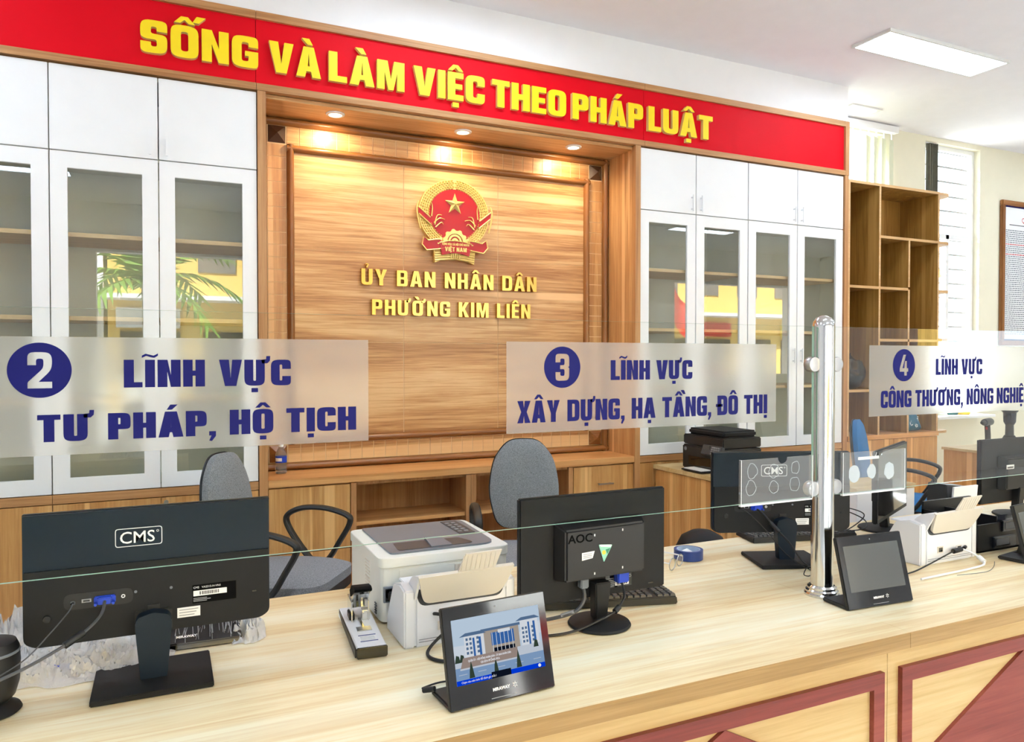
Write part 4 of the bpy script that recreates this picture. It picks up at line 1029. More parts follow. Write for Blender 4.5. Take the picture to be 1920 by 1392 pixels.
def aux_monitor(label, loc, rz=0):
    t = thing('desktop_monitor', label, 'monitor', loc, rz)
    B(-.235, .235, -.006, .012, .064, .345).build('back_cover', 'black_matte', t, bevel=.004)
    B(-.233, .233, .0115, .0145, .066, .343).build('bezel', 'black_plastic', t)
    B(-.225, .225, .0145, .015, .080, .336).build('screen', 'black_gloss', t)
    MB().hexa([(-.13,-.006,.12),(.13,-.006,.12),(.13,-.006,.27),(-.13,-.006,.27),(-.11,-.04,.125),(.11,-.04,.125),(.11,-.04,.26),(-.11,-.04,.26)]).build('electronics_box', 'black_plastic', t, bevel=.005)
    B(-.115, -.065, -.0425, -.0398, .216, .234).build('sticker', 'white_print', t)
    mb = MB()
    for k in range(14): mb.box(-.111+k*.003, -.1097+k*.003+.0005*(k % 2), -.043, -.0425, .219, .227)
    mb.build('barcode', 'dark_print', t)
    MB().hexa([(-.02,-.03,.010),(.02,-.03,.010),(.02,.0,.010),(-.02,.0,.010),(-.02,-.042,.13),(.02,-.042,.13),(.02,-.008,.13),(-.02,-.008,.13)]).build('neck', 'black_plastic', t, bevel=.003)
    MB().lathe([(.095,.001),(.098,.004),(.095,.009),(.05,.013),(.022,.014)], 32, (0, -.02)).build('foot', 'black_matte', t, smooth=True)
    return t
aux_monitor('black monitor seen from behind at the right picture edge', (3.435, 2.06, TOP))
aux_monitor('black monitor turned with its dark screen showing behind the right leaflet pocket', (2.665, 2.085, TOP), math.radians(25+180))

# ------------------------------------------------------------------ laser printer on the counter
t = thing('laser_printer', 'white laser printer with grey top between the left chair and the middle monitor', 'printer', (.69, 2.07, TOP))
prof = rrect(-.183, .183, -.178, .180, .03, 5)
MB().shape([prof], .008, .150, 'z').build('body', 'printer_white', t, bevel=.004)
MB().shape([rrect(-.187, .187, -.182, .184, .035, 5)], .151, .176, 'z').build('top_shell', 'printer_white', t, bevel=.007, seg=3)
MB().shape([rpoly([(-.150,-.150,.02),(.155,-.150,.05),(.168,.165,.04),(-.150,.172,.01)], 5)], .176, .181, 'z').build('top_cover', 'grey_plastic', t, bevel=.002)
MB().shape([rpoly([(-.125,-.135,.02),(.10,-.135,.03),(.075,-.06,.01),(-.115,-.05,.01)], 4)], .1812, .1822, 'z').build('paper_exit', 'dark_grey', t)
MB().hexa([(-.03,-.135,.182),(.03,-.135,.182),(.022,-.045,.182),(-.022,-.045,.182),(-.03,-.135,.1845),(.03,-.135,.1845),(.022,-.045,.189),(-.022,-.045,.189)]).build('paper_stop', 'grey_plastic', t)
bt = B(.095, .145, -.02, .15, .181, .1825).build('control_strip', 'dark_grey', t)
for k in range(5):
    for j in range(2): B(.10+j*.02, .112+j*.02, .0+k*.028, .012+k*.028, .1825, .1838).build('button', 'grey_print', bt)
for k in range(10): B(-.1855, -.182, -.06+.0, -.015+.0, .055+k*.0092, .0585+k*.0092).build('vent_slat', 'tray_beige', t)
for k in range(5): B(-.1855, -.182, -.13, -.115, .018+k*.0065, .021+k*.0065).build('vent_slat', 'dark_grey', t)
pi_ = B(-.178, -.140, -.184, -.176, .062, .102).build('power_inlet', 'grey_plastic', t)
B(-.174, -.145, -.186, -.1838, .066, .098).build('inlet_well', 'black_gloss', pi_)
B(-.169, -.150, -.204, -.186, .070, .092).build('power_plug', 'black_plastic', pi_, bevel=.003)
B(-.135, .150, -.1805, -.177, .04, .144).build('rear_door', 'printer_white', t, bevel=.001)
lb = B(-.120, -.040, -.1815, -.1805, .085, .120).build('type_label', 'paper', t)
printed('FUJI XEROX', .0085, 'dark_print', lb, (-.118, -.1818, .1115), align='LEFT')
mb = MB()
for k in range(5): mb.box(-.118, -.075-.006*(k % 2), -.182, -.1815, .089+k*.0042, .0902+k*.0042); mb.box(-.068, -.05, -.182, -.1815, .089+k*.0042, .0902+k*.0042)
mb.shape([circ(-.048,.114,.006,None,16), circ(-.048,.114,.0045,None,16)], -.182, -.1815)
mb.build('small_print', 'dark_print', lb)
B(.02, .10, -.1825, -.1805, .118, .140).build('latch_recess', 'tray_beige', t)
sp = B(.155, .172, -.181, -.176, .090, .118).build('network_port', 'grey_plastic', t)
B(.158, .169, -.1825, -.181, .094, .114).build('port_slot', 'black_gloss', sp)

# ------------------------------------------------------------------ document scanners
def scanner(label, loc, rz=0):
    t = thing('document_scanner', label, 'scanner', loc, rz, 'white sheet-fed scanners')
    W_ = .1465
    side = [(-.0775, 0), (.0775, 0), (.0775, .035), (.02, .135), (-.035, .148), (-.0775, .140)]
    b = MB().shape([side], -W_, -W_+.028, 'x'); b.shape([side], W_-.028, W_, 'x')
    low = [(-.0775, 0), (.0775, 0), (.0775, .035), (.02, .130), (-.02, .138), (-.0775, .139)]
    b.shape([low], -W_+.028, W_-.028, 'x')
    b.build('body', 'scanner_white', t, bevel=.004)
    # hopper leaning out over the rear face
    hop = rpoly([(-.100, 0, .035), (.100, 0, .035), (.118, .045, .02), (.126, .085), (-.122, .080), (-.112, .045, .02)], 6)
    h = MB().shape([hop], -.004, .006); h.xf(Matrix.Translation((0, -.080, .108)) @ Matrix.Rotation(math.radians(24), 4, 'X'))
    hp = h.build('paper_hopper', 'tray_beige', t)
    for s in (-1, 1):
        MB().shape([rpoly([(-.078,.118),(-.02,.135,.01),(-.06,.172,.02),(-.112,.182)], 4)], s*.118-.003, s*.118+.003, 'x').build('hopper_cheek', 'scanner_white', t)
    e = MB().shape([[(-.035,.078),(.062,.080),(.072,.135),(-.022,.133)]], -.001, .003)
    for k in range(8): e.box(-.028+k*.012, -.0265+k*.012, -.002, -.001, .085, .130)
    e.xf(Matrix.Translation((.012, -.080, .108)) @ Matrix.Rotation(math.radians(24), 4, 'X')); e.build('extension_leaf', 'tray_beige', t)
    MB().shape([rpoly([(-.108,.100,.03),(.108,.100,.03),(.119,.141),(-.119,.141)], 5)], -.0785, -.0772).build('hopper_slot', 'dark_grey', t)
    po = B(-.062, -.034, -.0795, -.0772, .036, .058).build('usb_port', 'tray_beige', t)
    B(-.057, -.039, -.0805, -.0795, .040, .054).build('port_slot', 'black_gloss', po)
    po = B(.035, .062, -.0795, -.0772, .034, .052).build('power_socket', 'tray_beige', t)
    B(.040, .057, -.0805, -.0795, .037, .049).build('port_slot', 'black_gloss', po)
    for z in (.012, .018): B(-.11, .125, -.0785, -.0772, z, z+.0016).build('groove', 'grey_print', t)
    B(-.12, .12, -.02, .06, .129, .1345).build('top_lid', 'scanner_white', t, bevel=.002)
    return t
scanner('white document scanner with beige hopper in front of the white laser printer', (.6615, 1.7915, TOP))
scanner('white document scanner with beige hopper right of the dark tablet', (2.4395, 1.750, TOP), 0)
cable('mains_cord', [(.53,1.870,.842), (.545,1.84,.826), (.56,1.80,.818), (.60,1.695,.840), (.65,1.660,.82), (.70,1.64,.79), (.705,1.60,.766), (.63,1.58,.765), (.565,1.61,.765), (.555,1.66,.767), (.60,1.69,.790), (.645,1.70,.805)], .0042, 'cord_black', 'thick black mains cord looping from the laser printer across the scanner back')
cable('tablet_lead', [(.50,1.452,.776), (.485,1.47,.772), (.49,1.49,.765), (.53,1.50,.765), (.58,1.49,.766)], .0022, 'cord_black', 'short black lead plugged in behind the lit tablet', parts=(('plug', (.500,1.449,.777), (.482,1.468,.770), .006, 'black_plastic'),))
cable('adapter_lead', [(2.52,1.671,.803), (2.50,1.66,.802), (2.47,1.655,.803), (2.44,1.655,.801), (2.40,1.655,.792), (2.30,1.645,.775), (2.20,1.63,.765), (2.10,1.62,.765)], .0024, 'cord_black', 'black adapter lead plugged into the right scanner', parts=(('ferrite', (2.435,1.655,.8005), (2.475,1.655,.8035), .0085, 'black_plastic'), ('plug', (2.50,1.662,.802), (2.523,1.6715,.803), .006, 'black_plastic')))
cable('white_lead', [(2.47,1.670,.806), (2.50,1.64,.795), (2.51,1.61,.778), (2.49,1.585,.767), (2.40,1.575,.765), (2.28,1.57,.765), (2.15,1.565,.765)], .0036, 'cord_white', 'white cable with a white choke lying before the right scanner', parts=(('choke', (2.513,1.618,.782), (2.508,1.596,.771), .0085, 'cord_white'),))
cable('thin_wire', [(2.30,1.55,.763), (2.42,1.535,.763), (2.50,1.56,.763), (2.57,1.60,.763)], .0009, 'cord_grey', 'thin wire lying on the worktop before the right scanner')

# ------------------------------------------------------------------ customer tablets
def ef(name, rgb, s=1.0): emitter(name, rgb, s); return name
for nm, c in (('img_sky', (206, 226, 246)), ('img_cloud', (226, 236, 248)), ('img_white', (238, 244, 252)), ('img_blue', (62, 112, 184)), ('img_roof', (96, 124, 160)), ('img_tan', (184, 172, 160)), ('img_road', (140, 172, 212)), ('img_sign', (168, 150, 142)), ('img_bar', (0, 66, 236)), ('img_dark', (16, 24, 40)), ('img_tree', (58, 74, 62)), ('img_pave', (212, 222, 236))): ef(nm, c, .55)
def tablet(label, loc, rz, lit):
    t = thing('customer_tablet', label, 'tablet', loc, rz, 'black counter tablets on slanted stands')
    B(-.1215, .1215, .004, .098, .0008, .012).build('base_plate', 'black_plastic', t, bevel=.003)
    MB().shape([[(.018,.012),(.090,.012),(.078,.016),(.052,.10),(.042,.10)]], -.028, .028, 'x').build('rear_support', 'black_plastic', t)
    d = B(-.1215, .1215, 0, .013, .003, .200).build('display', 'black_plastic', t, bevel=.002, rot=(math.radians(-14.5), 0, 0))
    B(-.1200, .1200, -.0008, 0, .005, .1985).build('front_glass', 'black_gloss', d)
    sx0, sx1, sz0, sz1 = -.103, .103, .048, .174
    MB().lathe([(.0022, -.0012), (.0022, -.0006)], 12, (0, .187), 'y').build('camera_lens', 'grey_plastic', d)
    printed('MIRAWAY', .0085, 'white_print', d, (-.006, -.001, .0235), offset=.0003)
    mb = MB()
    for k in range(6):
        a = PI*k/3 + .4; mb.tube([(.026+.002*math.cos(a), -.0011, .0272+.002*math.sin(a)), (.026+.0058*math.cos(a), -.0011, .0272+.0058*math.sin(a))], .0008, 5)
    mb.build('logo_mark', 'white_print', d)
    B(-.03, .028, -.0012, -.0006, .0095, .0108).build('speaker_slot', 'grey_print', d)
    if not lit:
        B(sx0, sx1, -.0012, -.0006, sz0, sz1).build('screen', 'screen_off', d); return t
    im = MB(); mats = ['img_sky']
    def q(m, pts, lay):
        if m not in mats: mats.append(m)
        im.mi = mats.index(m)
        P = [(sx0 + (sx1-sx0)*p[0], sz0 + (sz1-sz0)*p[1]) for p in pts]
        y = -.0012 - lay*.00004
        im.add([(p[0], y, p[1]) for p in P], [tuple(range(len(P)))])
    R_ = lambda a, b_, c, e: [(a, c), (b_, c), (b_, e), (a, e)]
    q('img_sky', R_(0,1,0,1), 0); q('img_cloud', [(0,.6),(.6,.55),(1,.75),(1,.55),(0,.35)], 1)
    q('img_tan', R_(.33,.74,.38,.75), 2); q('img_roof', R_(.31,.78,.74,.78), 3)
    q('img_blue', R_(.42,.68,.50,.70), 3); q('img_white', R_(.50,.64,.68,.73), 4)
    for k in range(6): q('img_white', R_(.43+k*.045,.436+k*.045,.36,.70), 4)
    q('img_dark', R_(.44,.68,.38,.46), 3)
    for x0, x1, zt in ((.12,.34,.72), (.76,.97,.80)):
        q('img_white', R_(x0,x1,.38,zt), 4); q('img_roof', [(x0-.05,zt),(x1+.03,zt),(x1-.03,zt+.05),(x0+.02,zt+.05)], 5)
        q('img_blue', R_(x0+(x1-x0)*.42,x0+(x1-x0)*.52,.40,zt-.04), 5); q('img_blue', R_(x1-.06,x1-.035,.40,zt-.04), 5)
        for r in range(4):
            for cq in (.08, .26, .62): q('img_roof', R_(x0+(x1-x0)*cq, x0+(x1-x0)*(cq+.11), .44+r*.07, .48+r*.07), 5)
    q('img_pave', R_(0,1,.24,.40), 6); q('img_road', R_(0,1,.07,.26), 7)
    for k in range(5): q('img_pave', R_(.03+k*.21,.12+k*.21,.15,.158), 8)
    q('img_sign', [(.05,.22),(.70,.22),(.70,.40),(.09,.40)], 8); q('img_pave', [(.05,.22),(.70,.22),(.70,.245),(.05,.245)], 9)
    for x, zt, wd in ((.17,.34,.03), (.44,.30,.025), (.70,.36,.03)): q('img_tree', [(x-wd,.08),(x+wd,.08),(x+wd*.6,.2),(x,zt),(x-wd*.7,.2)], 10)
    for x in (.03, .08, .92): q('img_tree', [(x-.03,.34),(x+.03,.34),(x+.02,.44),(x-.01,.46)], 7)
    q('img_bar', R_(0,1,0,.075), 11); q('img_dark', R_(.38,.60,.0,.10), 12)
    im.build('screen_image', mats, d)
    emitter('img_text', (245, 248, 255), .62)
    printed('Chạm vào màn hình để đánh giá chất l', .0058, 'img_text', d, (sx0+.010, -.0022, sz0+.003), align='LEFT', xs=.85)
    printed('QUẬN ỦY - HỘI ĐỒNG NHÂN DÂN - ỦY BAN NHÂN DÂN', .0052, 'img_text', d, (sx0+.0785, -.0020, sz0+.0415), xs=.72, offset=.0001)
    printed('QUẬN ĐỐNG ĐA', .0055, 'img_text', d, (sx0+.0785, -.0020, sz0+.0345), offset=.0001)
    MB().shape([circ(sx1-.014, sz0+.0048, .0034, None, 16)], -.0022, -.0018).build('round_icon', 'img_text', d)
    return t
tablet('lit black tablet showing a building photo at the front of the counter', (.625, 1.372, TOP), math.radians(4.2), True)
tablet('black tablet with a switched-off grey screen beside the foot of the steel post', (1.826, 1.448, TOP), math.radians(-3.5), False)
tablet('black tablet cut off by the right picture edge', (2.76, 1.545, TOP), math.radians(8), False)

# ------------------------------------------------------------------ heavy-duty stapler
t = thing('heavy_stapler', 'white heavy-duty stapler with black lever beside the laser printer', 'stapler', (.447, 1.855, TOP), math.radians(-5))
MB().hexa([(-.036,-.155,.001),(.036,-.155,.001),(.040,.155,.001),(-.040,.155,.001),(-.034,-.152,.026),(.034,-.152,.026),(.038,.152,.024),(-.038,.152,.024)]).build('base', 'scanner_white', t, bevel=.002)
B(-.036, .036, -.159, -.150, .0015, .0265).build('end_cap', 'black_gloss', t, bevel=.002)
B(-.039, -.0355, -.15, .15, .003, .022).build('side_rail', 'black_plastic', t)
lb = B(-.022, .022, -.120, -.072, .0262, .0266).build('info_label', 'paper', t)
for y in (-.118, -.079): B(-.021, .021, y, y+.005, .0266, .0269).build('label_stripe', 'tape_blue', lb)
mb = MB()
for k in range(4): mb.box(-.018, .016, -.108+k*.007, -.1065+k*.007, .0266, .0268)
mb.build('small_print', 'grey_print', lb)
B(-.018, .018, -.045, -.015, .0255, .0272).build('anvil_plate', 'brushed_steel', t)
B(-.003, .003, -.02, .05, .0255, .0275).build('guide_slot', 'black_gloss', t)
for s in (-1, 1): B(s*.021-.0015, s*.021+.0015, .03, .105, .024, .075).build('side_bracket', 'steel', t)
B(-.026, -.012, .04, .085, .0245, .042).build('spring_block', 'black_plastic', t, bevel=.002)
B(.006, .026, .035, .06, .0245, .050).build('head_block', 'steel', t, bevel=.001)
MB().shape([[(.10,.055),(.05,.055),(.035,.075),(.01,.100),(-.012,.112),(-.008,.118),(.03,.112),(.07,.09),(.105,.075)]], -.020, .020, 'x').build('lever_arm', 'steel', t)
MB().shape([rpoly([(.055,.083),(.005,.106),(-.02,.116,.004),(-.025,.122,.004),(-.01,.126,.006),(.03,.120),(.065,.098)], 3)], -.022, .022, 'x').build('lever_grip', 'ink_black', t, bevel=.002)
B(.0135, .0205, .035, .06, .060, .085).build('model_plate', 'brushed_steel', t)

# ------------------------------------------------------------------ keyboards, tape, glasses
def keyboard(label, loc, rz):
    t = thing('keyboard', label, 'keyboard', loc, rz, 'black keyboards on the counter')
    MB().hexa([(-.22,-.07,.001),(.22,-.07,.001),(.22,.07,.001),(-.22,.07,.001),(-.218,-.068,.022),(.218,-.068,.022),(.218,.068,.014),(-.218,.068,.014)]).build('case', 'black_plastic', t, bevel=.003)
    k = MB()
    for r in range(6):
        y = -.060 + r*.0205; z = .022 - .008*(y+.068)/.136
        x = -.210
        while x < .205:
            w_ = .0165
            if .078 < x < .090 or .148 < x < .152: x += .012; continue
            k.hexa([(x,y,z-.002),(x+w_,y,z-.002),(x+w_,y+.0165,z-.003),(x,y+.0165,z-.003),(x+.002,y+.002,z+.006),(x+w_-.002,y+.002,z+.006),(x+w_-.002,y+.0145,z+.0055),(x+.002,y+.0145,z+.0055)]); x += .0190
    o = k.build('keys', 'dark_grey', t); o['kind'] = 'stuff'
    return t
keyboard('black keyboard behind the round foot of the middle monitor', (1.125, 1.835, TOP), math.radians(-16))
keyboard('black keyboard under a tangle of cables right of the steel post', (2.235, 2.16, TOP), math.radians(-14))
cable('coiled_cable', [(2.20,2.06,.79), (2.26,2.00,.80), (2.36,1.99,.83), (2.44,2.02,.86), (2.40,2.10,.875), (2.30,2.15,.86), (2.24,2.12,.82), (2.34,2.04,.80), (2.46,2.03,.80), (2.52,2.09,.82), (2.46,2.16,.85), (2.40,2.15,.82)], .0022, 'cord_black', 'tangle of thin black cable lying on the keyboard right of the post')
t = thing('tape_roll', 'roll of dark blue adhesive tape lying on the counter', 'tape', (1.653, 2.085, TOP))
MB().shape([circ(0,0,.050,None,36), circ(0,0,.041,None,36)], .001, .034, 'z').build('tape', 'tape_blue', t)
MB().shape([circ(0,0,.041,None,36), circ(0,0,.038,None,36)], .001, .034, 'z').build('core', 'tape_core', t)
B(-.015, .022, -.006, .026, .020, .0206).build('core_print', 'white_print', t, rot=(math.radians(20), 0, .4))
t = thing('spectacles', 'folded spectacles with a pale temple arm beside the blue tape', 'spectacles', (1.535, 2.00, TOP), math.radians(30))
for s in (-1, 1):
    MB().tube([(s*.032+.025*math.cos(a), 0, .022+.019*math.sin(a)) for a in [2*PI*k/20 for k in range(20)]], .0016, 6, closed=True).build('rim', 'brushed_steel', t, smooth=True)
    MB().shape([circ(s*.032, .022, .0245, .0185, 20)], -.0005, .0005).build('lens', 'pane_clear', t)
MB().tube(catmull([(-.008,0,.026),(0,-.003,.030),(.008,0,.026)],4), .0015, 6).build('bridge', 'brushed_steel', t)
for s in (-1, 1): MB().tube(catmull([(s*.058,0,.03),(s*.060,.05,.032),(s*.058,.11,.030),(s*.054,.135,.010)],5), .0022, 6).build('temple_arm', 'cord_white', t, smooth=True)

# ------------------------------------------------------------------ things at the left edge
t = thing('desk_speaker', 'black rounded device on a round foot at the left picture edge', 'speaker', (-.318, 1.752, TOP))
MB().lathe([(.052,.001),(.055,.004),(.052,.010),(.040,.016),(.034,.022)], 32).build('foot', 'black_matte', t, smooth=True)
MB().lathe([(.034,.022),(.044,.034),(.051,.060),(.053,.100),(.051,.128),(.046,.140),(.030,.146),(.004,.148)], 32).build('housing', 'black_plastic', t, smooth=True)
MB().lathe([(.0515,.118),(.053,.120),(.053,.122),(.0515,.124)], 32).build('ring', 'grey_plastic', t, smooth=True)
t = thing('wrapped_tablet', 'black tablet still in clear film lying behind the left monitor', 'tablet', (.085, 2.0, TOP), math.radians(-3))
MB().hexa([(-.085,-.065,.001),(.085,-.065,.001),(.085,.065,.001),(-.085,.065,.001),(-.085,-.060,.014),(.085,-.060,.014),(.085,.065,.080),(-.085,.065,.080)]).build('casing', 'black_gloss', t, bevel=.002)
printed('MIRAWAY', .010, 'white_print', t, (-.040, -.046, .0235), rot=(math.radians(-62), 0, 0), offset=.0004)
rr = random.Random(8); mb = MB()
for k in range(46):
    x = -.08 + rr.random()*.16; s0 = rr.random()*.4; L = .15 + rr.random()*.45
    f = lambda s: (-.060 + .125*s, .0152 + .066*s)
    a = f(s0); c = f(min(1, s0+L)); dx = (rr.random()-.5)*.02
    mb.tube([(x, a[0], a[1]), (x+dx, c[0], c[1])], .0004+.0004*rr.random(), 4)
o = mb.build('film_creases', 'grey_print', t); o['kind'] = 'stuff'
t = thing('plastic_wrap_heap', 'heap of crumpled clear plastic wrap behind the left monitor', 'plastic wrap', (-.12, 1.98, TOP))
def heap(nx, ny, x0, x1, y0, y1, H, seed):
    vs = []; fs = []
    for j in range(ny+1):
        for i in range(nx+1):
            u_, v_ = i/nx, j/ny
            e = min(1, min(u_, 1-u_)*5)*min(1, min(v_, 1-v_)*4)
            p = Vector(((u_+.5*v_)*7+seed, (v_-.35*u_)*2.6, seed)); r_ = 1.1*(1-abs(noise.noise(p*1.1))*2)**2*.5 + .55*(1-abs(noise.noise(p*2.7))*2)**2 + .3*abs(noise.noise(p*7.0))
            wob = .02*noise.noise(Vector((u_*5, v_*5, seed+3)))
            vs.append((x0+(x1-x0)*u_+wob, y0+(y1-y0)*v_+wob*1.2 - .03*math.sin(u_*PI), .002 + e*H*(.15+r_*.9)))
    for j in range(ny):
        for i in range(nx):
            a = j*(nx+1)+i; fs.append((a, a+1, a+nx+2, a+nx+1))
    return MB().add(vs, fs)
heap(110, 44, -.28, .135, -.12, .12, .046, 1.0).build('wrap_sheet', 'plastic_wrap', t, smooth=True)
heap(60, 30, -.30, -.02, .02, .20, .095, 5.0).build('wrap_sheet', 'plastic_wrap', t, smooth=True)
heap(40, 30, .265, .345, -.04, .12, .048, 9.0).build('wrap_sheet', 'plastic_wrap', t, smooth=True)
B(-.12, -.085, -.075, -.065, .018, .027).build('blue_print', 'vga_blue', t, rot=(0.2, 0.1, 0.1))

# ------------------------------------------------------------------ black desk organiser, file box
t = thing('desk_organiser', 'black plastic desk organiser with clear drawers right of the scanner', 'organiser', (2.775, 1.82, TOP))
o = MB(); o.box(-.14,.14,-.12,-.112,0,.10); o.box(-.14,-.132,-.112,.10,0,.12); o.box(.132,.14,-.112,.10,0,.08); o.box(-.14,.14,.09,.10,0,.15); o.box(-.14,.14,-.12,.10,0,.006); o.box(-.132,.132,-.11,.09,.055,.060); o.box(-.02,-.012,-.11,.09,.06,.12)
o.build('frame', 'black_plastic', t)
mat('smoke_plastic', (40, 48, 62), 0.1, var=0.0)
MATS['smoke_plastic'].node_tree.nodes['Principled BSDF'].inputs['Transmission Weight'].default_value = .5
for x0, z0 in ((-.06, .010), (-.01, .066)):
    d = B(x0, x0+.13, -.128, -.06, z0, z0+.042).build('drawer', 'smoke_plastic', t, bevel=.003)
    B(x0+.012, x0+.085, -.1295, -.128, z0+.010, z0+.032).build('drawer_label', 'grey_plastic', d)
for x in (-.125, -.105, -.09): MB().lathe([(.004,.06),(.004,.165),(.002,.175)], 8, (x, -.05+x*.2)).build('pen', 'black_gloss', t)
t = thing('grey_file_box', 'grey and white desktop box behind the right scanner', 'box', (3.03, 2.08, TOP))
MB().hexa([(-.07,-.05,.001),(.09,-.05,.001),(.09,.06,.001),(-.07,.06,.001),(-.07,-.035,.17),(.09,-.035,.15),(.09,.05,.15),(-.07,.05,.17)]).build('box', 'dark_grey', t, bevel=.003)
B(-.065, .088, -.052, -.044, .07, .168).build('front_card', 'paper', t, rot=(math.radians(5), 0, 0))

# ------------------------------------------------------------------ office chairs
def chair(name, label, loc, rz, fab, cat='chair'):
    """task chair facing local -y"""
    t = thing(name, label, cat, loc, rz)
    SZ = .53
    seat = rpoly([(-.20,-.235,.12),(.20,-.235,.12),(.235,-.02,.12),(.19,.215,.10),(-.19,.215,.10),(-.235,-.02,.12)], 6)
    MB().cushion(seat, SZ, SZ+.035, .028, 'z', 7).build('seat', fab, t, smooth=True)
    MB().shape([[(p[0]*.99, p[1]*.99) for p in seat]], SZ-.045, SZ+.004, 'z').build('seat_shell', 'black_plastic', t, bevel=.012, seg=3)
    bo = rpoly([(-.135,.02,.08),(.135,.02,.08),(.178,.20,.12),(.150,.36,.10),(.075,.455,.07),(-.075,.455,.07),(-.150,.36,.10),(-.178,.20,.12)], 6)
    b = MB().cushion(bo, .012, -.016, -.030, 'y', 7, bulge0=.0)
    M = Matrix.Translation((0, .235, SZ+.075)) @ Matrix.Rotation(math.radians(-7), 4, 'X')
    b.xf(M); b.build('backrest', fab, t, smooth=True)
    b = MB().cushion([(p[0]*1.025, p[1]*1.02-.004) for p in bo], .012, .020, .025, 'y', 6); b.xf(M); b.build('back_shell', 'black_plastic', t, smooth=True)
    MB().tube(catmull([(0,.05,SZ-.05),(0,.24,SZ-.03),(0,.275,SZ+.06),(0,.285,SZ+.22)],5), .026, 8, ry=.010).build('back_bracket', 'black_plastic', t, smooth=True)
    for s in (-1, 1):
        x = s*.262
        lp = [(x,-.16,SZ+.225),(x,-.06,SZ+.252),(x,.05,SZ+.250),(x,.125,SZ+.215),(x,.12,SZ+.16),(x,.05,SZ+.06),(x*.99,-.01,SZ+.005),(x*.99,-.07,SZ+.02),(x,-.13,SZ+.11),(x,-.175,SZ+.19)]
        P = [Vector(p) for p in lp]; pts = []
        N = len(P)
        for i in range(N):
            p0, p1, p2, p3 = P[i-1], P[i], P[(i+1) % N], P[(i+2) % N]
            for j in range(5):
                q = j/5; pts.append(.5*((2*p1)+(p2-p0)*q+(2*p0-5*p1+4*p2-p3)*q*q+(3*p1-p0-3*p2+p3)*q**3))
        MB().tube(pts, .020, 8, closed=True, ry=.0125).build('armrest', 'black_plastic', t, smooth=True)
        B(min(s*.15, s*.262), max(s*.15, s*.262), -.06, .02, SZ-.055, SZ-.035).build('arm_bracket', 'black_plastic', t)
    MB().lathe([(.030,.10),(.030,.30),(.018,.31),(.018,SZ-.045)], 16).build('gas_lift', 'black_plastic', t, smooth=True)
    for k in range(5):
        a = 2*PI*k/5 + .3
        MB().tube([(.02*math.cos(a),.02*math.sin(a),.115),(.16*math.cos(a),.16*math.sin(a),.10),(.29*math.cos(a),.29*math.sin(a),.075)], [.028,.022,.016], 8).build('base_leg', 'black_plastic', t, smooth=True)
        MB().lathe([(.027,-.018),(.029,-.012),(.029,.012),(.027,.018)], 16, (0,0), 'x').build('caster', 'black_plastic', t, smooth=True, loc=(.29*math.cos(a), .29*math.sin(a), .0295), rot=(0,0,a+PI/2))
    return t
chair('office_chair', 'grey fabric office chair turned sideways behind the left monitor', (.455, 3.215, 0), math.radians(55), 'fabric_grey')
chair('office_chair', 'grey fabric office chair facing the counter behind the middle monitor', (1.53, 3.06, 0), math.radians(-18), 'fabric_grey')
chair('office_chair', 'blue fabric office chair seen from its side near the oak shelf', (4.265, 3.22, 0), math.radians(32), 'fabric_blue')

# ------------------------------------------------------------------ low cabinets behind the counter
t = thing('low_cabinet', 'low oak cabinet carrying the black multifunction printer', 'cabinet', (3.13, 3.64, 0))
PW(t, B(2.89, 3.37, 3.30, 3.975, 0, .745), 'body', 'wood_cupboard'); PW(t, B(2.87, 3.39, 3.285, 3.98, .745, .77), 'top', 'wood_front')
PW(t, B(2.88, 2.89, 3.31, 3.97, .02, .74), 'side_panel', 'wood_cupboard')
t = thing('multifunction_printer', 'black multifunction printer with keypad on the low oak cabinet', 'printer', (3.11, 3.61, .77))
B(-.15, .15, -.19, .19, .002, .15).build('body', 'black_plastic', t, bevel=.008)
B(-.145, .15, -.185, .185, .155, .215).build('scanner_unit', 'black_plastic', t, bevel=.006)
B(-.12, .14, -.16, .17, .215, .255).build('document_feeder', 'black_matte', t, bevel=.012, seg=3)
B(-.155, -.148, -.12, .12, .030, .085).build('output_slot', 'black_gloss', t)
pn = MB().hexa([(-.175,-.19,.115),(-.150,-.19,.10),(-.150,-.02,.10),(-.175,-.02,.115),(-.155,-.19,.170),(-.135,-.19,.160),(-.135,-.02,.160),(-.155,-.02,.170)]).build('control_panel', 'dark_grey', t)
for r in range(4):
    for c in range(4): B(-.1785+r*.0045, -.172+r*.0045, -.175+c*.018, -.163+c*.018, .118+r*.012, .126+r*.012).build('key', 'grey_print', pn)
B(-.166, -.158, -.09, -.035, .135, .165).build('display', 'screen_off', pn)
MB().shape([circ(.155, .125, .012, None, 20)], -.1525, -.1500, 'x').build('round_badge', 'grey_print', t)
B(-.235, -.15, -.10, .09, .006, .014).build('output_tray', 'black_plastic', t, bevel=.002)
B(-.225, -.13, -.085, .075, .0145, .020).build('paper_sheets', 'paper', t)
t = thing('tool_cabinet', 'low oak cabinet with cordless drills on top near the right edge', 'cabinet', (5.95, 3.65, 0))
PW(t, B(5.66, 6.25, 3.35, 3.935, 0, .73), 'body', 'wood_cupboard'); PW(t, B(5.645, 6.26, 3.34, 3.945, .73, .75), 'top', 'wood_front')
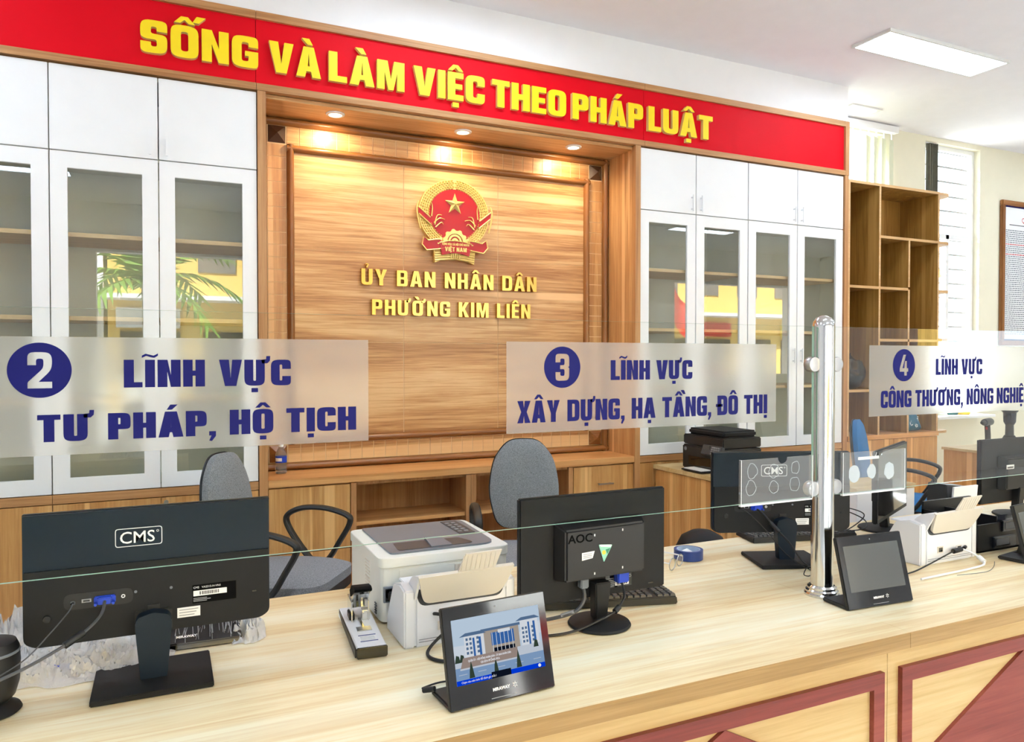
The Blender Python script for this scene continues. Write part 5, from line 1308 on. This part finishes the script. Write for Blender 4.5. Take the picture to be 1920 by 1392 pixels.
def drill(label, loc, rz, col, tall):
    t = thing('cordless_drill', label, 'drill', loc, rz, 'cordless drills on the low cabinet')
    B(-.038, .045, -.034, .034, .001, .055).build('battery', 'black_matte', t, bevel=.006)
    B(-.03, .03, -.0352, -.034, .018, .038).build('battery_label', 'red_print', t)
    MB().tube(catmull([(.012,0,.05),(.010,0,.10),(.0,0,.16),(-.002,0,.19)],4), .021, 10, ry=.017).build('handle', 'dark_grey', t, smooth=True)
    MB().lathe([(.018,-.075),(.026,-.070),(.030,-.02),(.030,.055),(.022,.07),(.002,.072)], 16, (0, .205), 'x').build('motor_housing', col, t, smooth=True)
    MB().lathe([(.008,-.125),(.014,-.118),(.018,-.076)], 14, (0, .205), 'x').build('chuck', 'black_plastic', t, smooth=True)
    B(-.020, -.008, -.006, .006, .145, .168).build('trigger', 'red_print', t)
    return t
drill('grey cordless drill with a red battery label on the low cabinet', (5.90, 3.74, .75), math.radians(15), 'dark_grey', 0)
t = thing('clear_tool_jar', 'tall clear-topped dark power tool standing beside the cordless drill', 'power tool', (5.95, 3.60, .75))
MB().lathe([(.050,.001),(.055,.01),(.055,.06),(.048,.085),(.036,.11)], 20).build('base', 'black_matte', t, smooth=True)
MB().lathe([(.030,.11),(.028,.19),(.034,.20)], 18).build('neck', 'dark_grey', t, smooth=True)
MB().lathe([(.034,.20),(.042,.215),(.045,.285),(.058,.30),(.058,.306)], 20).build('clear_cup', 'smoke_plastic', t, smooth=True)
mat('tool_teal', (24, 124, 128), 0.4); mat('tool_yellow', (236, 200, 30), 0.4)
t = thing('window_sill_board', 'white sill board under the barred window', 'sill', (6.66, 4.5, .93))
B(-.40, .40, -.10, .069, -.02, 0).build('board', 'upvc', t)
t = thing('hand_tool', 'teal and yellow hand tool lying on the window sill', 'hand tool', (6.62, 4.47, .93), math.radians(-10))
MB().tube([(-.10,0,.03),(-.02,0,.028)], .024, 10).build('body', 'tool_teal', t, smooth=True)
MB().tube([(-.02,0,.028),(.12,0,.024)], .020, 10).build('grip', 'tool_yellow', t, smooth=True)
MB().tube([(-.06,0,.045),(-.05,0,.085)], .016, 10).build('knob', 'tape_blue', t, smooth=True)
t = thing('white_pedestal', 'white side pedestal with a wooden top behind the turned monitor', 'pedestal', (3.70, 3.0, 0))
B(-.25, .22, -.10, .16, 0, .715).build('body', 'white_lacquer', t, bevel=.003); B(-.255, .225, -.105, .165, .715, .74).build('top', 'wood_front', t, bevel=.002)
t = thing('black_bin', 'black rounded thing just peeping over the counter behind the blue tape', 'bin', (2.15, 2.62, 0))
MB().lathe([(.09,.001),(.10,.02),(.12,.55),(.115,.62),(.09,.67),(.045,.695),(.004,.70)], 28).build('body', 'black_matte', t, smooth=True)
# water bottle on the sill
t = thing('water_bottle', 'small clear water bottle with a blue label on the niche sill', 'bottle', (.571, 4.205, .83))
MB().lathe([(.026,.001),(.030,.006),(.030,.035),(.028,.040),(.030,.045),(.030,.060),(.0295,.061),(.0295,.098),(.030,.099),(.028,.112),(.018,.132),(.012,.140),(.012,.148)], 24).build('bottle', 'clear_bottle', t, smooth=True)
MB().shape([circ(0,0,.0306,None,24), circ(0,0,.0300,None,24)], .062, .097, 'z').build('label_band', 'vga_blue', t, smooth=True)
MB().shape([circ(0,0,.0309,None,24)[13:19] + [(p[0]*.985, p[1]*.985) for p in reversed(circ(0,0,.0309,None,24)[13:19])]], .070, .088, 'z').build('label_print', 'white_print', t)
MB().lathe([(.0135,.146),(.0135,.160),(.012,.162)], 18).build('cap', 'white_lacquer', t, smooth=True)

# ------------------------------------------------------------------ the street behind the photographer (seen in reflections)
mat('street', (186, 186, 182), 0.9); mat('facade_yellow', (236, 196, 104), 0.85); mat('facade_white', (228, 226, 220), 0.85); mat('shutter_dark', (120, 112, 104), 0.7)
mat('shop_dark', (46, 44, 44), 0.8); mat('sign_yellow', (240, 214, 40), 0.6); mat('palm_green', (120, 158, 60), 0.6, var=0.2); mat('trunk', (150, 140, 124), 0.9); mat('flag_red', (214, 24, 30), 0.7); mat('tarp_dark', (70, 72, 78), 0.6)
o = B(-30, 40, -40, YF-.2, -.25, -.1).build('street', 'street'); tag(o, 'grey paved street outside the open front', kind='structure')
o = B(-30, 40, YW+.14, 30, -.25, -.1).build('yard', 'street'); tag(o, 'paved yard behind the barred window', kind='structure')
def house(x0, x1, y, h, m, label):
    t = thing('street_house', label, 'building', ((x0+x1)/2, y, -.1))
    PW(t, B(x0, x1, y-4, y, -.1, h), 'wall', m)
    n = max(2, int((x1-x0)/1.8))
    for f in range(1, int(h/3)):
        for k in range(n):
            xc = x0 + (k+.5)*(x1-x0)/n; z0 = .3 + f*3
            wn_ = PW(t, B(xc-.5, xc+.5, y, y+.05, z0+.6, z0+2.0), 'window', 'shutter_dark')
    PW(t, B(x0, x1, y, y+1.0, 3.05, 3.17), 'canopy', 'facade_white')
    k = 0; x = x0 + .3
    while x + 1.5 < x1:
        PW(t, B(x, x+1.5, y, y+.06, -.1, 2.2), 'shop_opening', 'shop_dark')
        PW(t, B(x+.1, x+.7, y+.3, y+.7, -.1, .9), 'street_display', ('facade_white', 'palm_green', 'flag_red', 'tarp_dark')[k % 4])
        if k % 2 == 0: PW(t, B(x-.1, x+1.5, y+.06, y+.12, 2.3, 2.85), 'sign_board', ('facade_white', 'flag_red', 'sign_yellow')[(k//2) % 3])
        x += 2.1; k += 1
    return t
house(-8, -1.5, -15, 7, 'facade_white', 'white house across the street, left of the yellow one')
house(-1.4, 6, -15, 8, 'facade_yellow', 'yellow house straight across the street')
house(6.2, 14, -15, 6.5, 'facade_white', 'white house across the street, right of the yellow one')
house(14.2, 26, -15, 7.5, 'facade_yellow', 'yellow house far along the street on the right')
t = thing('palm_tree', 'palm tree outside on the pavement, mirrored in the cabinet glass', 'tree', (-.3, -7.0, -.1))
MB().tube([(0,0,0),(.05,0,1.5),(.02,0,3.0)], [.14,.11,.10], 10).build('trunk', 'trunk', t, smooth=True)
for k in range(14):
    a = 2*PI*k/14; el = (.5, 1.0, .1)[k % 3]; mb = MB()
    pts = [(math.cos(a)*r, math.sin(a)*r, 3.0 + el*r - .42*r*r) for r in (0, .4, .8, 1.2, 1.6)]
    for i in range(4):
        p, q = Vector(pts[i]), Vector(pts[i+1]); sd = Vector((-math.sin(a), math.cos(a), 0))
        for s in (-1, 1):
            for j in range(3):
                c = p.lerp(q, j/3); e_ = c + sd*s*.42*(1-i*.15) + (q-p)*.8 + Vector((0,0,-.15))
                mb.add([c, c.lerp(e_, .5)+Vector((0,0,.03)), e_, c.lerp(q-p+c, .3)], [(0,1,2),(0,2,3)])
    mb.build('frond', 'palm_green', t)
t = thing('red_flag', 'red flag on a grey pole outside, mirrored in the right cabinet glass', 'flag', (9.3, -4.6, -.1))
MB().tube([(0,0,0),(0,0,3.4)], .03, 8).build('pole', 'brushed_steel', t)
mb = MB(); vs = []
for i in range(9):
    for j in range(7): vs.append((.03+i*.10, .08*math.sin(i*.9), 3.2-j*.12-i*.08))
mb.add(vs, [(i*7+j, i*7+j+1, i*7+j+8, i*7+j+7) for i in range(8) for j in range(6)]); mb.build('cloth', 'flag_red', t, smooth=True)
t = thing('covered_stall', 'street stall under a dark tarpaulin, mirrored in the left cabinet glass', 'stall', (1.3, -9.5, -.1))
MB().hexa([(-.9,-.6,0),(.9,-.6,0),(.9,.6,0),(-.9,.6,0),(-.75,-.5,1.35),(.75,-.5,1.45),(.75,.5,1.45),(-.75,.5,1.3)]).build('tarpaulin', 'tarp_dark', t, bevel=.05)
t = thing('shrub', 'leafy green shrub on the pavement outside, mirrored in the glass screen', 'shrub', (1.2, -5.2, -.1))
mb = MB(); rr = random.Random(4)
for k in range(420):
    a, b_ = rr.random()*2*PI, rr.random()*PI; r = .38*(.5+.5*rr.random())
    p = Vector((r*math.cos(a)*math.sin(b_), r*math.sin(a)*math.sin(b_), .9+r*1.2*math.cos(b_))); d = Vector((rr.random()-.5, rr.random()-.5, rr.random()-.5)).normalized()*.09; e_ = Vector((rr.random()-.5, rr.random()-.5, rr.random()-.5)).normalized()*.04
    mb.add([p, p+d*.5+e_, p+d, p+d*.5-e_], [(0,1,2,3)])
o = mb.build('foliage', 'palm_green', t); o['kind'] = 'stuff'
MB().lathe([(.16,0),(.22,.45),(.20,.45)], 16).build('pot', 'trunk', t, smooth=True)
t = thing('neighbour_house', 'pale house beyond the barred window', 'building', (9, 12, -.1))
PW(t, B(4, 16, 12, 16, -.1, 7), 'wall', 'facade_white')
for k in range(5): PW(t, B(5+k*2.2, 6.2+k*2.2, 11.95, 12, 1.2, 2.8), 'window', 'tarp_dark')
PW(t, B(4, 16, 11.2, 12, 3.3, 3.5), 'balcony', 'facade_yellow')
